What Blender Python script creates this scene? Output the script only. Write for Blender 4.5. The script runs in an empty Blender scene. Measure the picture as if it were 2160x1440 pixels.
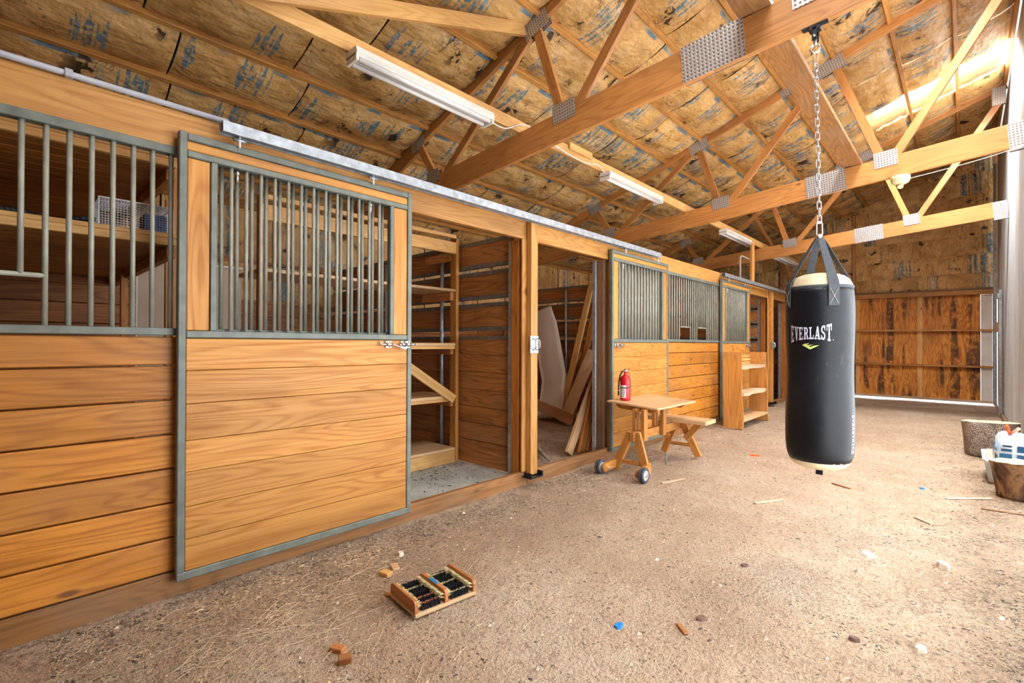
import bpy, bmesh, math, random
import numpy as np
from mathutils import Vector, Matrix, noise as mnoise
random.seed(7); rng = np.random.default_rng(7)
scene = bpy.context.scene
COL = scene.collection
# ---------------------------------------------------------------- camera
cam_d = bpy.data.cameras.new('camera'); cam = bpy.data.objects.new('camera', cam_d); COL.objects.link(cam)
cam_d.sensor_width = 36; cam_d.lens = 17.0; cam_d.clip_start = .02; cam_d.clip_end = 200
YAW, PIT, ROL = math.radians(43.15), math.radians(.33), math.radians(.2)
_f = Vector((-math.sin(YAW)*math.cos(PIT), math.cos(YAW)*math.cos(PIT), math.sin(PIT)))
_r = Vector((math.cos(YAW), math.sin(YAW), 0)); _u = _r.cross(_f)
_r2 = _r*math.cos(ROL)+_u*math.sin(ROL); _u2 = _r2.cross(_f)
cam.matrix_world = Matrix(((_r2.x, _u2.x, -_f.x, 2.75), (_r2.y, _u2.y, -_f.y, 0), (_r2.z, _u2.z, -_f.z, 1.224), (0, 0, 0, 1)))
scene.camera = cam
# ---------------------------------------------------------------- world, daylight, exposure
world = bpy.data.worlds.new('sky'); scene.world = world; world.use_nodes = True
bg = world.node_tree.nodes['Background']; bg.inputs[0].default_value = (.86, .93, 1, 1); bg.inputs[1].default_value = 3.0
vs = scene.view_settings
vs.view_transform = 'Standard'; vs.look = 'None'; vs.gamma = 1; vs.use_curve_mapping = False; vs.exposure = -0.15
scene.cycles.max_bounces = 6; scene.cycles.diffuse_bounces = 4; scene.cycles.glossy_bounces = 2; scene.cycles.transmission_bounces = 4; scene.cycles.transparent_max_bounces = 4
scene.cycles.use_adaptive_sampling = True; scene.cycles.adaptive_threshold = .08; scene.cycles.adaptive_min_samples = 12; scene.cycles.use_denoising = True
scene.cycles.sample_clamp_indirect = 8
def roofz(x, off=4.08): return off+.335*x
def area_light(name, loc, rot, sx, sy, power, col=(1, 1, 1)):
    d = bpy.data.lights.new(name, 'AREA'); d.shape = 'RECTANGLE'; d.size = sx; d.size_y = sy; d.energy = power; d.color = col
    o = bpy.data.objects.new(name, d); COL.objects.link(o); o.location = loc; o.rotation_euler = rot; return o
SKY = [(1.70, 3.12, 8.90, 9.65), (2.10, 3.12, 4.9, 6.0), (1.60, 3.12, 1.1, 2.2)]  # first one is seen; the two nearer the viewer are added, out of view
for i, (a, b, c, d) in enumerate(SKY):      # daylight through the seen roof light, fill light through the two added ones
    area_light('roof_daylight_and_fill', ((a+b)/2, (c+d)/2, roofz((a+b)/2, 4.52)), (0, -math.atan(.335), 0), (b-a)*1.0, d-c, (780, 480, 230)[i], (1, .98, .95))
area_light('side_opening_fill', (3.34, 4.15, 1.3), (0, math.radians(112), 0), 2.4, 6.2, 200, (.95, .98, 1))  # added fill in the unseen side opening, tilted up to brighten the roof

# ---------------------------------------------------------------- helpers
WLOC = {}; WROT = {}
def wl(o): return WLOC.get(o.name, Vector((0, 0, 0)))
def link(name, me, mat=None, parent=None, loc=(0, 0, 0), rot=None):
    o = bpy.data.objects.new(name, me); COL.objects.link(o)
    loc = Vector(loc)
    if parent is not None:
        o.parent = parent; pq = WROT.get(parent.name)
        if pq is None: o.location = loc-wl(parent)
        else:
            iq = pq.inverted(); o.location = iq @ (loc-wl(parent)); rot = iq @ rot if rot is not None else iq
    else: o.location = loc
    if rot is not None:
        o.rotation_mode = 'QUATERNION'; o.rotation_quaternion = rot
    WLOC[o.name] = loc
    if rot is not None: WROT[o.name] = (WROT[parent.name] @ rot if parent is not None and parent.name in WROT else rot)
    if mat is not None and me is not None and not me.materials: me.materials.append(mat)
    return o
def thing(name, label, cat, loc=(0, 0, 0), group=None):
    o = bpy.data.objects.new(name, None); COL.objects.link(o); o.empty_display_size = .05
    o.location = loc; WLOC[o.name] = Vector(loc); return tag(o, label, cat, group)
def tag(o, label, cat, group=None):
    o['label'] = label; o['category'] = cat
    if group: o['group'] = group
    return o
def struct(o, label=None):
    o['kind'] = 'structure'
    if label: o['label'] = label
    return o
def me_from(verts, faces, smooth=False, name='m'):
    me = bpy.data.meshes.new(name); me.from_pydata([tuple(v) for v in verts], [], faces); me.update()
    if smooth: me.polygons.foreach_set('use_smooth', [True]*len(me.polygons))
    return me
CACHE = {}
def box_mesh(sx, sy, sz, bev, key):
    k = (round(sx, 4), round(sy, 4), round(sz, 4), bev, key)
    if k in CACHE: return CACHE[k]
    bm = bmesh.new(); bmesh.ops.create_cube(bm, size=1)
    bmesh.ops.scale(bm, vec=(sx, sy, sz), verts=bm.verts)
    if bev: bmesh.ops.bevel(bm, geom=list(bm.edges), offset=min(bev, .3*min(sx, sy, sz)), segments=1, affect='EDGES')
    me = bpy.data.meshes.new('box'); bm.to_mesh(me); bm.free(); CACHE[k] = me; return me
def matof(mat, sx, sy, sz):
    if isinstance(mat, str):
        ax = 'XYZ'[int(np.argmax((sx, sy, sz)))]
        return wood(mat, ax)
    return mat
def box(name, lo, hi, mat, parent=None, bev=.003, rot=None):
    lo, hi = Vector(lo), Vector(hi); s = hi-lo
    s = Vector((abs(s.x), abs(s.y), abs(s.z)))
    m = matof(mat, *s)
    return link(name, box_mesh(s.x, s.y, s.z, bev, m.name), m, parent, (lo+hi)/2, rot)
def beam(name, p0, p1, w, h, mat, parent=None, up=(0, 0, 1), bev=.003):
    """board from p0 to p1; local X along it, w across (side), h along 'up'"""
    p0, p1 = Vector(p0), Vector(p1); d = p1-p0; L = d.length; x = d/L
    u = Vector(up); y = u.cross(x)
    if y.length < 1e-4: y = Vector((0, 1, 0)).cross(x)
    y.normalize(); z = x.cross(y)
    q = Matrix((x, y, z)).transposed().to_quaternion()
    m = wood(mat, 'X') if isinstance(mat, str) else mat
    return link(name, box_mesh(L, w, h, bev, m.name), m, parent, (p0+p1)/2, q)
def cyl_mesh(r, L, seg, key, r2=None):
    k = ('c', round(r, 4), round(L, 4), seg, key, r2)
    if k in CACHE: return CACHE[k]
    bm = bmesh.new(); bmesh.ops.create_cone(bm, cap_ends=True, segments=seg, radius1=r, radius2=r if r2 is None else r2, depth=L)
    for f in bm.faces: f.smooth = len(f.verts) == 4
    me = bpy.data.meshes.new('rod'); bm.to_mesh(me); bm.free(); CACHE[k] = me; return me
def rod(name, p0, p1, r, mat, parent=None, seg=10, r2=None):
    p0, p1 = Vector(p0), Vector(p1); d = p1-p0
    q = Vector((0, 0, 1)).rotation_difference(d.normalized())
    return link(name, cyl_mesh(r, d.length, seg, mat.name, r2), mat, parent, (p0+p1)/2, q)
def tube_mesh(pts, r, seg=8, closed=False):
    P = [Vector(p) for p in pts]; n = len(P); V = []; F = []
    prev = None
    for i in range(n):
        if closed: t = P[(i+1) % n]-P[i-1]
        else: t = P[min(i+1, n-1)]-P[max(i-1, 0)]
        t.normalize()
        if prev is None:
            a = Vector((0, 0, 1)) if abs(t.z) < .9 else Vector((1, 0, 0)); a = (a-t*a.dot(t)).normalized()
        else:
            a = (prev-t*prev.dot(t)).normalized()
        prev = a; b = t.cross(a)
        rr = r[i] if hasattr(r, '__len__') else r
        for k in range(seg):
            an = 2*math.pi*k/seg; V.append(P[i]+a*(rr*math.cos(an))+b*(rr*math.sin(an)))
    m = n if closed else n-1
    for i in range(m):
        for k in range(seg):
            j = (i+1) % n
            F.append((i*seg+k, i*seg+(k+1) % seg, j*seg+(k+1) % seg, j*seg+k))
    if not closed:
        F.append(tuple(range(seg))[::-1]); F.append(tuple((n-1)*seg+k for k in range(seg)))
    return me_from(V, F, True)
def tube(name, pts, r, mat, parent=None, seg=8, closed=False):
    c = sum((Vector(p) for p in pts), Vector())/len(pts)
    return link(name, tube_mesh([Vector(p)-c for p in pts], r, seg, closed), mat, parent, c)
def lathe_mesh(prof, seg=40):
    V = []; F = []
    for r, z in prof:
        for k in range(seg):
            a = 2*math.pi*k/seg; V.append((r*math.cos(a), r*math.sin(a), z))
    for i in range(len(prof)-1):
        for k in range(seg):
            F.append((i*seg+k, i*seg+(k+1) % seg, (i+1)*seg+(k+1) % seg, (i+1)*seg+k))
    F.append(tuple(range(seg))[::-1]); F.append(tuple((len(prof)-1)*seg+k for k in range(seg)))
    return me_from(V, F, True)
def prism(name, poly, axis, a, b, mat, parent=None):
    """extrude a polygon (list of 2D) along axis from a to b. axis 'x': poly=(y,z); 'y': poly=(x,z); 'z': poly=(x,y)"""
    def p3(p, t): return {'x': (t, p[0], p[1]), 'y': (p[0], t, p[1]), 'z': (p[0], p[1], t)}[axis]
    n = len(poly); V = [p3(p, a) for p in poly]+[p3(p, b) for p in poly]
    c = sum((Vector(v) for v in V), Vector())/len(V)
    F = [tuple(range(n)), tuple(range(2*n-1, n-1, -1))]+[(i, i+n, (i+1) % n+n, (i+1) % n) for i in range(n)]
    me = me_from([Vector(v)-c for v in V], F)
    bm = bmesh.new(); bm.from_mesh(me); bmesh.ops.recalc_face_normals(bm, faces=bm.faces); bm.to_mesh(me); bm.free()
    return link(name, me, mat, parent, c)

# ---------------------------------------------------------------- materials
def srgb(r, g, b):
    f = lambda c: (c/255/12.92 if c/255 <= .04045 else ((c/255+.055)/1.055)**2.4)
    return (f(r), f(g), f(b), 1)
class NT:
    def __init__(s, name):
        s.m = bpy.data.materials.new(name); s.m.use_nodes = True; s.t = s.m.node_tree; s.n = s.t.nodes; s.b = s.n['Principled BSDF']
    def node(s, t, **kw):
        n = s.n.new(t)
        for k, v in kw.items(): setattr(n, k, v)
        return n
    def L(s, a, b): s.t.links.new(a, b)
    def put(s, sock, v):
        if hasattr(v, 'is_linked') or hasattr(v, 'links'): s.L(v, sock)
        else: sock.default_value = v
    def math(s, op, a, b=0, c=None, clamp=False):
        n = s.node('ShaderNodeMath', operation=op); n.use_clamp = clamp
        s.put(n.inputs[0], a); s.put(n.inputs[1], b)
        if c is not None: s.put(n.inputs[2], c)
        return n.outputs[0]
    def vmath(s, op, a, b):
        n = s.node('ShaderNodeVectorMath', operation=op); s.put(n.inputs[0], a); s.put(n.inputs[1], b); return n.outputs[0]
    flat = False
    def noise(s, vec, scale, detail=3, rough=.55, dist=0):
        n = s.node('ShaderNodeTexNoise'); n.noise_dimensions = '2D' if s.flat else '3D'; s.L(vec, n.inputs['Vector']); n.inputs['Scale'].default_value = scale
        n.inputs['Detail'].default_value = detail; n.inputs['Roughness'].default_value = rough; n.inputs['Distortion'].default_value = dist
        return n.outputs['Fac']
    def voro(s, vec, scale, feature='F1', rand=1):
        n = s.node('ShaderNodeTexVoronoi', feature=feature); n.voronoi_dimensions = '2D' if s.flat else '3D'; s.L(vec, n.inputs['Vector']); n.inputs['Scale'].default_value = scale
        n.inputs['Randomness'].default_value = rand; return n.outputs['Distance']
    def ramp(s, fac, stops):
        n = s.node('ShaderNodeValToRGB'); s.L(fac, n.inputs[0]); e = n.color_ramp.elements
        while len(e) < len(stops): e.new(.5)
        for i, (p, c) in enumerate(stops):
            e[i].position = p; e[i].color = c if len(c) == 4 else (*c, 1)
        return n.outputs[0]
    def map(s, v, a, b, c=0., d=1.):
        n = s.node('ShaderNodeMapRange'); s.L(v, n.inputs[0])
        for i, x in enumerate((a, b, c, d)): n.inputs[i+1].default_value = x
        return n.outputs[0]
    def mix(s, fac, a, b, mode='MIX'):
        n = s.node('ShaderNodeMix', data_type='RGBA', blend_type=mode)
        s.put(n.inputs[0], fac); s.put(n.inputs[6], a); s.put(n.inputs[7], b); return n.outputs[2]
    def coords(s, rnd=True):
        v = s.node('ShaderNodeTexCoord').outputs['Object']
        if not rnd: return v, None
        r = s.node('ShaderNodeObjectInfo').outputs['Random']
        k = s.vmath('SCALE', (13.7, 7.1, 23.3), (0, 0, 0)); k.node.inputs[3].default_value = 1; s.L(s.math('MULTIPLY', r, 9), k.node.inputs[3])
        return s.vmath('ADD', v, k), r
    def bump(s, h, strength=.3, dist=.01):
        n = s.node('ShaderNodeBump'); n.inputs['Strength'].default_value = strength; n.inputs['Distance'].default_value = dist
        s.L(h, n.inputs['Height']); s.L(n.outputs[0], s.b.inputs['Normal'])
    def out(s, col, rough=.6, metal=0.):
        s.put(s.b.inputs['Base Color'], col); s.put(s.b.inputs['Roughness'], rough); s.put(s.b.inputs['Metallic'], metal); return s.m
WOODS = {  # light, dark, contour weight, grey weathering
 'door': ((210, 152, 84), (164, 100, 42), .55, 0), 'panel': ((208, 140, 66), (150, 86, 34), .5, .1), 'header': ((210, 156, 92), (166, 106, 52), .5, .05),
 'stall': ((186, 122, 70), (112, 66, 36), .55, .12), 'truss': ((202, 144, 88), (148, 92, 50), .4, .03), 'pale': ((232, 188, 126), (186, 128, 70), .35, 0),
 'sill': ((160, 112, 68), (108, 72, 42), .5, .18), 'ply': ((222, 186, 144), (190, 148, 104), .25, .05), 'bench': ((202, 142, 80), (150, 92, 44), .4, 0),
 'post': ((190, 118, 56), (124, 66, 28), .5, .05), 'dirty': ((150, 112, 80), (96, 66, 44), .4, .3), 'shelf': ((210, 150, 84), (146, 90, 42), .5, .1),
 'redwood': ((196, 132, 84), (142, 84, 50), .4, 0), 'dusty': ((226, 200, 172), (190, 156, 122), .3, .1)}
def wood(key, ax):
    nm = 'wood_%s_%s' % (key, ax)
    if nm in bpy.data.materials: return bpy.data.materials[nm]
    li, da, cw, grey = WOODS[key]; T = NT(nm)
    v, r = T.coords()
    sc = {'X': (.7, 7, 7), 'Y': (7, .7, 7), 'Z': (7, 7, .7)}[ax]
    s2 = {'X': (2.2, 80, 80), 'Y': (80, 2.2, 80), 'Z': (80, 80, 2.2)}[ax]
    s3 = {'X': (1.1, 4, 4), 'Y': (4, 1.1, 4), 'Z': (4, 4, 1.1)}[ax]
    n1 = T.noise(T.vmath('MULTIPLY', v, sc), 1, 1, .4)
    cont = T.math('SINE', T.math('MULTIPLY', n1, 95))
    cont = T.map(cont, -1, 1, 0, 1); cont = T.math('POWER', cont, 2.6)
    fine = T.noise(T.vmath('MULTIPLY', v, s2), 1, 2, .6)
    fine = T.map(fine, .32, .68, 0, 1)
    f = T.math('ADD', T.math('MULTIPLY', cont, cw*.8), T.math('MULTIPLY', fine, .38), clamp=True)
    col = T.mix(f, srgb(*li), srgb(*da))
    big = T.noise(T.vmath('MULTIPLY', v, s3), .9, 1)
    col = T.mix(T.map(big, .5, .78, 0, .55), col, srgb(*[int(c*.78) for c in da]))
    kn = T.voro(T.vmath('MULTIPLY', v, {'X': (1, 2.6, 2.6), 'Y': (2.6, 1, 2.6), 'Z': (2.6, 2.6, 1)}[ax]), 1.5)
    col = T.mix(T.map(kn, .035, .075, .8, 0), col, srgb(84, 44, 20))
    if grey: col = T.mix(T.map(T.noise(v, 2.3, 2), .42, .75, 0, grey*2), col, srgb(136, 118, 100))
    hs = T.node('ShaderNodeHueSaturation'); T.L(col, hs.inputs['Color'])
    T.L(T.math('ADD', T.math('MULTIPLY', r, .28), .86), hs.inputs['Value']); hs.inputs['Saturation'].default_value = 1.05
    return T.out(hs.outputs[0], T.map(fine, 0, 1, .42, .62))
def plain(name, col, rough=.5, metal=0., var=.12, scale=9, bump=.0, spots=None):
    T = NT(name); v, r = T.coords()
    n = T.noise(v, scale, 4)
    c = T.mix(T.map(n, .3, .7, 0, 1), srgb(*[min(255, int(q*(1+var))) for q in col]), srgb(*[int(q*(1-var)) for q in col]))
    if spots: c = T.mix(T.map(T.noise(v, spots[0], 5, .7), spots[1], spots[1]+.08, 0, spots[2]), c, srgb(*spots[3]))
    if bump: T.bump(T.noise(v, scale*4, 4), bump, .004)
    return T.out(c, rough, metal)
M = {}
M['steel'] = plain('painted_steel', (112, 117, 109), .45, .05, .10, 14, .05, (40, .66, .5, (190, 186, 172)))
M['bar'] = plain('bar_steel', (152, 151, 138), .42, .05, .08, 10, 0, (60, .66, .45, (200, 196, 180)))
M['galv'] = plain('galvanised_steel', (178, 186, 194), .38, .65, .12, 22, .03, (30, .68, .4, (110, 112, 116)))
M['zinc'] = plain('bright_zinc', (205, 205, 205), .28, .9, .05)
M['grey_pipe'] = plain('grey_conduit', (168, 170, 180), .45, 0, .05)
M['white'] = plain('white_enamel', (236, 232, 226), .35, 0, .04, 5, 0, (14, .68, .35, (170, 140, 100)))
M['tubelamp'] = plain('unlit_tube', (226, 222, 220), .2, 0, .02)
M['black_steel'] = plain('black_steel', (30, 32, 36), .4, .4, .1)
M['rubber'] = plain('tyre_rubber', (66, 70, 76), .75, 0, .15, 30)
M['hub'] = plain('hub_metal', (206, 208, 212), .35, .5, .06)
M['red'] = plain('red_enamel', (206, 22, 34), .25, 0, .08, 12, 0, (9, .62, .6, (196, 120, 104)))
M['paper'] = plain('paper_label', (214, 214, 216), .6, 0, .05)
M['ink'] = plain('black_ink', (30, 28, 30), .6, 0, 0)
M['redink'] = plain('red_ink', (150, 50, 46), .6, 0, 0)
M['hose'] = plain('black_hose', (38, 36, 38), .45, 0, .1)
M['cream'] = plain('cream_canvas', (226, 208, 172), .7, 0, .08, 7, .15)
M['web'] = plain('black_webbing', (62, 66, 72), .7, 0, .12, 60)
M['stitch'] = plain('stitch', (170, 150, 140), .8, 0, .1)
M['print_white'] = plain('print_white', (206, 204, 226), .5, 0, .03)
M['print_lime'] = plain('print_lime', (200, 204, 120), .5, 0, .03)
M['drywall'] = plain('drywall_paper', (228, 222, 216), .8, 0, .04, 3)
M['beige'] = plain('beige_laminate', (196, 178, 156), .5, 0, .05, 3)
M['mat'] = plain('stall_mat', (164, 164, 156), .8, 0, .18, 3, .2, (16, .64, .7, (176, 160, 136)))
M['alarm'] = plain('ivory_plastic', (214, 200, 160), .5, 0, .08)
M['tub'] = None
M['blueprint'] = plain('blue_film', (52, 104, 142), .3, 0, .2, 5)
M['film'] = plain('white_film', (226, 232, 236), .3, 0, .05, 6, .2)
M['orange'] = plain('orange_plastic', (232, 96, 34), .4, 0, .05)
M['pink'] = plain('pink_plastic', (236, 178, 160), .4, 0, .05)
M['blue_tape'] = plain('blue_tape', (32, 122, 190), .5, 0, .08)
M['bristle_dark'] = plain('dark_bristle', (26, 27, 32), .7, 0, .3, 60)
M['bristle_pale'] = plain('pale_bristle', (226, 214, 160), .7, 0, .15, 60)
M['bristle_orange'] = plain('rusty_bristle', (206, 128, 84), .7, 0, .2, 60)
M['chip'] = plain('dark_litter', (84, 74, 64), .9, 0, .4, 3)
M['chip_pale'] = plain('pale_litter', (186, 160, 126), .9, 0, .3, 3)
M['straw'] = plain('dry_straw', (196, 174, 142), .8, 0, .25, 2)
M['stone'] = plain('pale_stone', (206, 190, 172), .8, 0, .2, 20, .2)
M['darkstone'] = plain('dark_stone', (110, 82, 74), .8, 0, .2, 20, .2)
M['cutwood'] = plain('fresh_cut_wood', (226, 196, 150), .8, 0, .12, 18, .2)
M['yellow_fibre'] = plain('glass_fibre', (222, 196, 120), .95, 0, .15, 30, .5)
M['wire'] = plain('white_wire', (232, 230, 226), .4, 0, .03)
M['darkplastic'] = plain('dark_corrugated_hose', (44, 44, 46), .5, 0, .1)
M['bluecard'] = plain('blue_carton', (60, 92, 150), .5, 0, .2, 12)
M['cobweb'] = plain('cobweb_thread', (214, 206, 190), .9, 0, .05)

def mk_bark(name, a, b, c):
    T = NT(name); v, r = T.coords()
    s = T.vmath('MULTIPLY', v, (1, 1, .6))
    d = T.voro(s, 75, 'DISTANCE_TO_EDGE'); n = T.noise(v, 9, 4)
    col = T.mix(T.map(d, 0, .16, 1, 0), T.mix(T.map(n, .35, .65), srgb(*a), srgb(*b)), srgb(*c))
    T.bump(T.map(d, 0, .2), .8, .012); return T.out(col, .9)
M['bark'] = mk_bark('grey_bark', (190, 172, 156), (158, 138, 120), (84, 66, 54))
def mk_bark2():
    T = NT('bare_log'); v, r = T.coords(); s = T.vmath('MULTIPLY', v, (6, 6, 3))
    n = T.noise(s, 1.0, 5, .6, .6)
    T.bump(n, .5, .02)
    return T.out(T.ramp(n, [(.34, srgb(44, 30, 22)), (.47, srgb(104, 72, 48)), (.56, srgb(158, 118, 80)), (.68, srgb(70, 46, 32))]), .8)
M['log'] = mk_bark2()
def mk_plate():
    T = NT('nail_plate'); v, r = T.coords(False); s = T.node('ShaderNodeSeparateXYZ'); T.L(v, s.inputs[0])
    def fr(o, k): return T.math('SUBTRACT', T.math('FRACT', T.math('MULTIPLY', o, 1/k)), .5)
    a, b = fr(s.outputs[0], .026), fr(s.outputs[2], .026)
    d = T.math('SQRT', T.math('ADD', T.math('MULTIPLY', a, a), T.math('MULTIPLY', b, b)))
    m = T.map(d, .25, .32, 1, 0)
    col = T.mix(m, srgb(192, 194, 198), srgb(128, 98, 76))
    T.bump(T.map(d, .2, .35), .5, .004)
    return T.out(col, .4, T.map(d, .25, .32, 0, .55))
M['plate'] = mk_plate()
def mk_bag():
    T = NT('bag_vinyl'); v, r = T.coords(False)
    n = T.node('ShaderNodeVectorMath', operation='NORMALIZE')
    s = T.node('ShaderNodeSeparateXYZ'); T.L(v, s.inputs[0])
    ang = T.math('ARCTAN2', s.outputs[1], s.outputs[0])
    cmb = T.node('ShaderNodeCombineXYZ'); T.L(T.math('MULTIPLY', ang, .2), cmb.inputs[0]); T.L(s.outputs[2], cmb.inputs[1])
    u = T.math('MULTIPLY', ang, 2*26.); w = T.math('MULTIPLY', s.outputs[2], 2*math.pi/.011)
    h = T.math('MULTIPLY', T.math('SINE', T.math('ADD', u, T.math('MULTIPLY', w, .5))), T.math('SINE', w))
    big = T.noise(v, 3.2, 4)
    col = T.mix(T.map(big, .42, .72), srgb(10, 12, 19), srgb(26, 29, 34))
    dust = T.noise(T.vmath('MULTIPLY', v, (1, 1, .6)), 6, 5, .65)
    col = T.mix(T.map(dust, .60, .8, 0, .3), col, srgb(150, 136, 124))
    T.bump(h, .14, .0015)
    T.b.inputs['Specular IOR Level'].default_value = .3
    T.b.inputs['Sheen Weight'].default_value = .04; T.b.inputs['Sheen Roughness'].default_value = .4
    return T.out(col, T.map(dust, .3, .7, .36, .5))
M['bag'] = mk_bag()
def mk_dirt():
    T = NT('dirt_floor'); T.flat = True; v, r = T.coords(False)
    a = T.noise(v, 1.1, 3, .6); b = T.noise(v, 9, 4, .7); c = T.noise(v, 60, 3, .75); s = T.voro(v, 120)
    col = T.ramp(a, [(.3, srgb(176, 149, 121)), (.5, srgb(193, 168, 141)), (.7, srgb(204, 184, 160))])
    col = T.mix(T.map(b, .35, .7, 0, .4), col, srgb(180, 142, 114))
    col = T.mix(T.map(c, .58, .70, 0, .5), col, srgb(112, 84, 64))
    col = T.mix(T.map(c, .30, .40, .45, 0), col, srgb(226, 200, 172))
    col = T.mix(T.map(s, .0, .22, .35, 0), col, srgb(96, 76, 62))
    g = T.noise(v, 230, 2, .7); col = T.mix(T.map(g, .54, .66, 0, .5), col, srgb(120, 92, 72)); col = T.mix(T.map(g, .34, .44, .4, 0), col, srgb(230, 208, 184))
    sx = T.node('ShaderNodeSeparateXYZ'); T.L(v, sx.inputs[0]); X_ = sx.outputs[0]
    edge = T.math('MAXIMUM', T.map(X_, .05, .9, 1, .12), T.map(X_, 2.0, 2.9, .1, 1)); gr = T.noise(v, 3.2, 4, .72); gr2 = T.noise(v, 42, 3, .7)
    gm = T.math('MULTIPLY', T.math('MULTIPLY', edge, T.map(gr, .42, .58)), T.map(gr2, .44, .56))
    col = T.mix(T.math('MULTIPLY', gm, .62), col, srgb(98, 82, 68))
    hs_ = T.noise(v, 24, 3, .7); col = T.mix(T.map(hs_, .56, .70, 0, .5), col, srgb(132, 104, 82))
    T.bump(T.math('ADD', T.math('MULTIPLY', b, 1.2), c), .8, .03)
    return T.out(col, .95)
M['dirt'] = mk_dirt()
M['sand'] = plain('outside_gravel', (236, 232, 226), .95, 0, .03, 2)
def mk_insul(name, along):      # kraft faced batt: print bars run across the batt, lie along axis index 'along'
    T = NT(name); v, r = T.coords(); loc, _ = T.coords(False)
    sp = T.node('ShaderNodeSeparateXYZ'); T.L(v, sp.inputs[0]); sl = T.node('ShaderNodeSeparateXYZ'); T.L(loc, sl.inputs[0])
    A = sp.outputs[along]; U = sl.outputs[{1: 0, 0: 2}[along]]
    def n1(scale, off=0.):
        c = T.node('ShaderNodeCombineXYZ'); T.L(T.math('MULTIPLY', A, scale), c.inputs[0]); c.inputs[1].default_value = off
        T.L(T.math('MULTIPLY', r, 17), c.inputs[2]); return T.noise(c.outputs[0], 1, 0)
    bars = T.map(n1(40.), .46, .49); grp = T.map(n1(2.4, 4.), *((.56, .58) if along == 1 else (.60, .62))); ln = n1(30., 9.)
    side = T.math('MULTIPLY', T.math('SUBTRACT', T.math('GREATER_THAN', T.noise(v, .6, 0), .5), .5), .14)
    ext = T.math('LESS_THAN', T.math('ABSOLUTE', T.math('SUBTRACT', U, side)), T.map(ln, .35, .65, .05, .2))
    fade = T.map(T.noise(v, 22, 2, .7), .34, .52)
    pm = T.math('MULTIPLY', T.math('MULTIPLY', bars, grp), T.math('MULTIPLY', ext, fade))
    strip = T.math('MULTIPLY', T.map(T.math('ABSOLUTE', T.math('SUBTRACT', U, .215)), .012, .02, 1, 0), T.map(T.noise(v, 3, 1), .5, .6))
    pm = T.math('MAXIMUM', pm, strip)
    a = T.noise(v, 2.6, 3, .6); fold = T.noise(T.vmath('MULTIPLY', v, (4, 2.4, 4)), 1.6, 3, .55, 0)
    col = T.ramp(a, [(.28, srgb(188, 140, 78)), (.5, srgb(216, 170, 104)), (.72, srgb(232, 192, 132))])
    col = T.mix(T.map(fold, .5, .8, 0, .5), col, srgb(150, 104, 56))
    col = T.mix(T.math('MULTIPLY', pm, .85), col, srgb(62, 124, 148))
    st = T.noise(v, 4.2, 3, .65); gate = T.map(T.noise(v, 1.1, 1), .42, .52)
    col = T.mix(T.math('MULTIPLY', T.map(st, .61, .64, 0, .93), gate), col, srgb(34, 24, 20))
    ring = T.math('MULTIPLY', T.map(T.math('ABSOLUTE', T.math('SUBTRACT', st, .585)), .004, .012, .6, 0), gate)
    col = T.mix(ring, col, srgb(84, 52, 26))
    # chicken wire lying on the paper
    hc = T.node('ShaderNodeCombineXYZ'); T.L(sp.outputs[0], hc.inputs[0]); T.L(sp.outputs[1 if along == 1 else 2], hc.inputs[1])
    hx = T.vmath('MULTIPLY', hc.outputs[0], (1, 1.25, 1)); T.flat = True
    wr = T.map(T.voro(hx, 24, 'DISTANCE_TO_EDGE', .42), .012, .03, 1, 0)
    col = T.mix(T.math('MULTIPLY', wr, .5), col, srgb(112, 88, 60))
    T.bump(fold, .9, .07)
    hs = T.node('ShaderNodeHueSaturation'); T.L(col, hs.inputs['Color']); T.L(T.math('ADD', T.math('MULTIPLY', r, .22), .88), hs.inputs['Value'])
    return T.out(hs.outputs[0], .5)
M['batt'] = mk_insul('kraft_batt_roof', 1); M['battw'] = mk_insul('kraft_batt_wall', 0)
def mk_corr():
    T = NT('corrugated_metal'); v, r = T.coords()
    s = T.noise(T.vmath('MULTIPLY', v, (3, 14, .5)), 1, 4, .6); n = T.noise(v, 12, 4)
    col = T.mix(T.map(s, .35, .65), srgb(222, 226, 230), srgb(176, 178, 180)); col = T.mix(T.map(n, .6, .8, 0, .5), col, srgb(190, 176, 156))
    return T.out(col, T.map(n, .3, .7, .32, .5), .35)
M['corr'] = mk_corr()
def mk_drip():
    T = NT('stained_plywood'); v, r = T.coords()
    g = T.noise(T.vmath('MULTIPLY', v, (9, 9, 1.1)), 1, 3, .5, .8); g2 = T.map(T.math('SINE', T.math('MULTIPLY', g, 60)), -1, 1)
    col = T.mix(T.math('POWER', g2, 1.5), srgb(236, 162, 66), srgb(190, 104, 32))
    d = T.noise(T.vmath('MULTIPLY', v, (6.5, 6.5, .55)), 1, 3, .55); e = T.noise(v, 7, 5, .7)
    m = T.math('MULTIPLY', T.map(d, .50, .57), T.map(e, .36, .52))
    col = T.mix(T.math('MULTIPLY', m, .85), col, srgb(54, 30, 20))
    col = T.mix(T.map(T.noise(v, 1.6, 3), .5, .75, 0, .6), col, srgb(150, 96, 54))
    return T.out(col, .6)
M['drip'] = mk_drip()
def mk_tub():
    T = NT('milky_plastic'); b = T.b; b.inputs['Base Color'].default_value = srgb(222, 230, 234); b.inputs['Roughness'].default_value = .35
    b.inputs['Transmission Weight'].default_value = .25; return T.m
M['tub'] = mk_tub()
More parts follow.
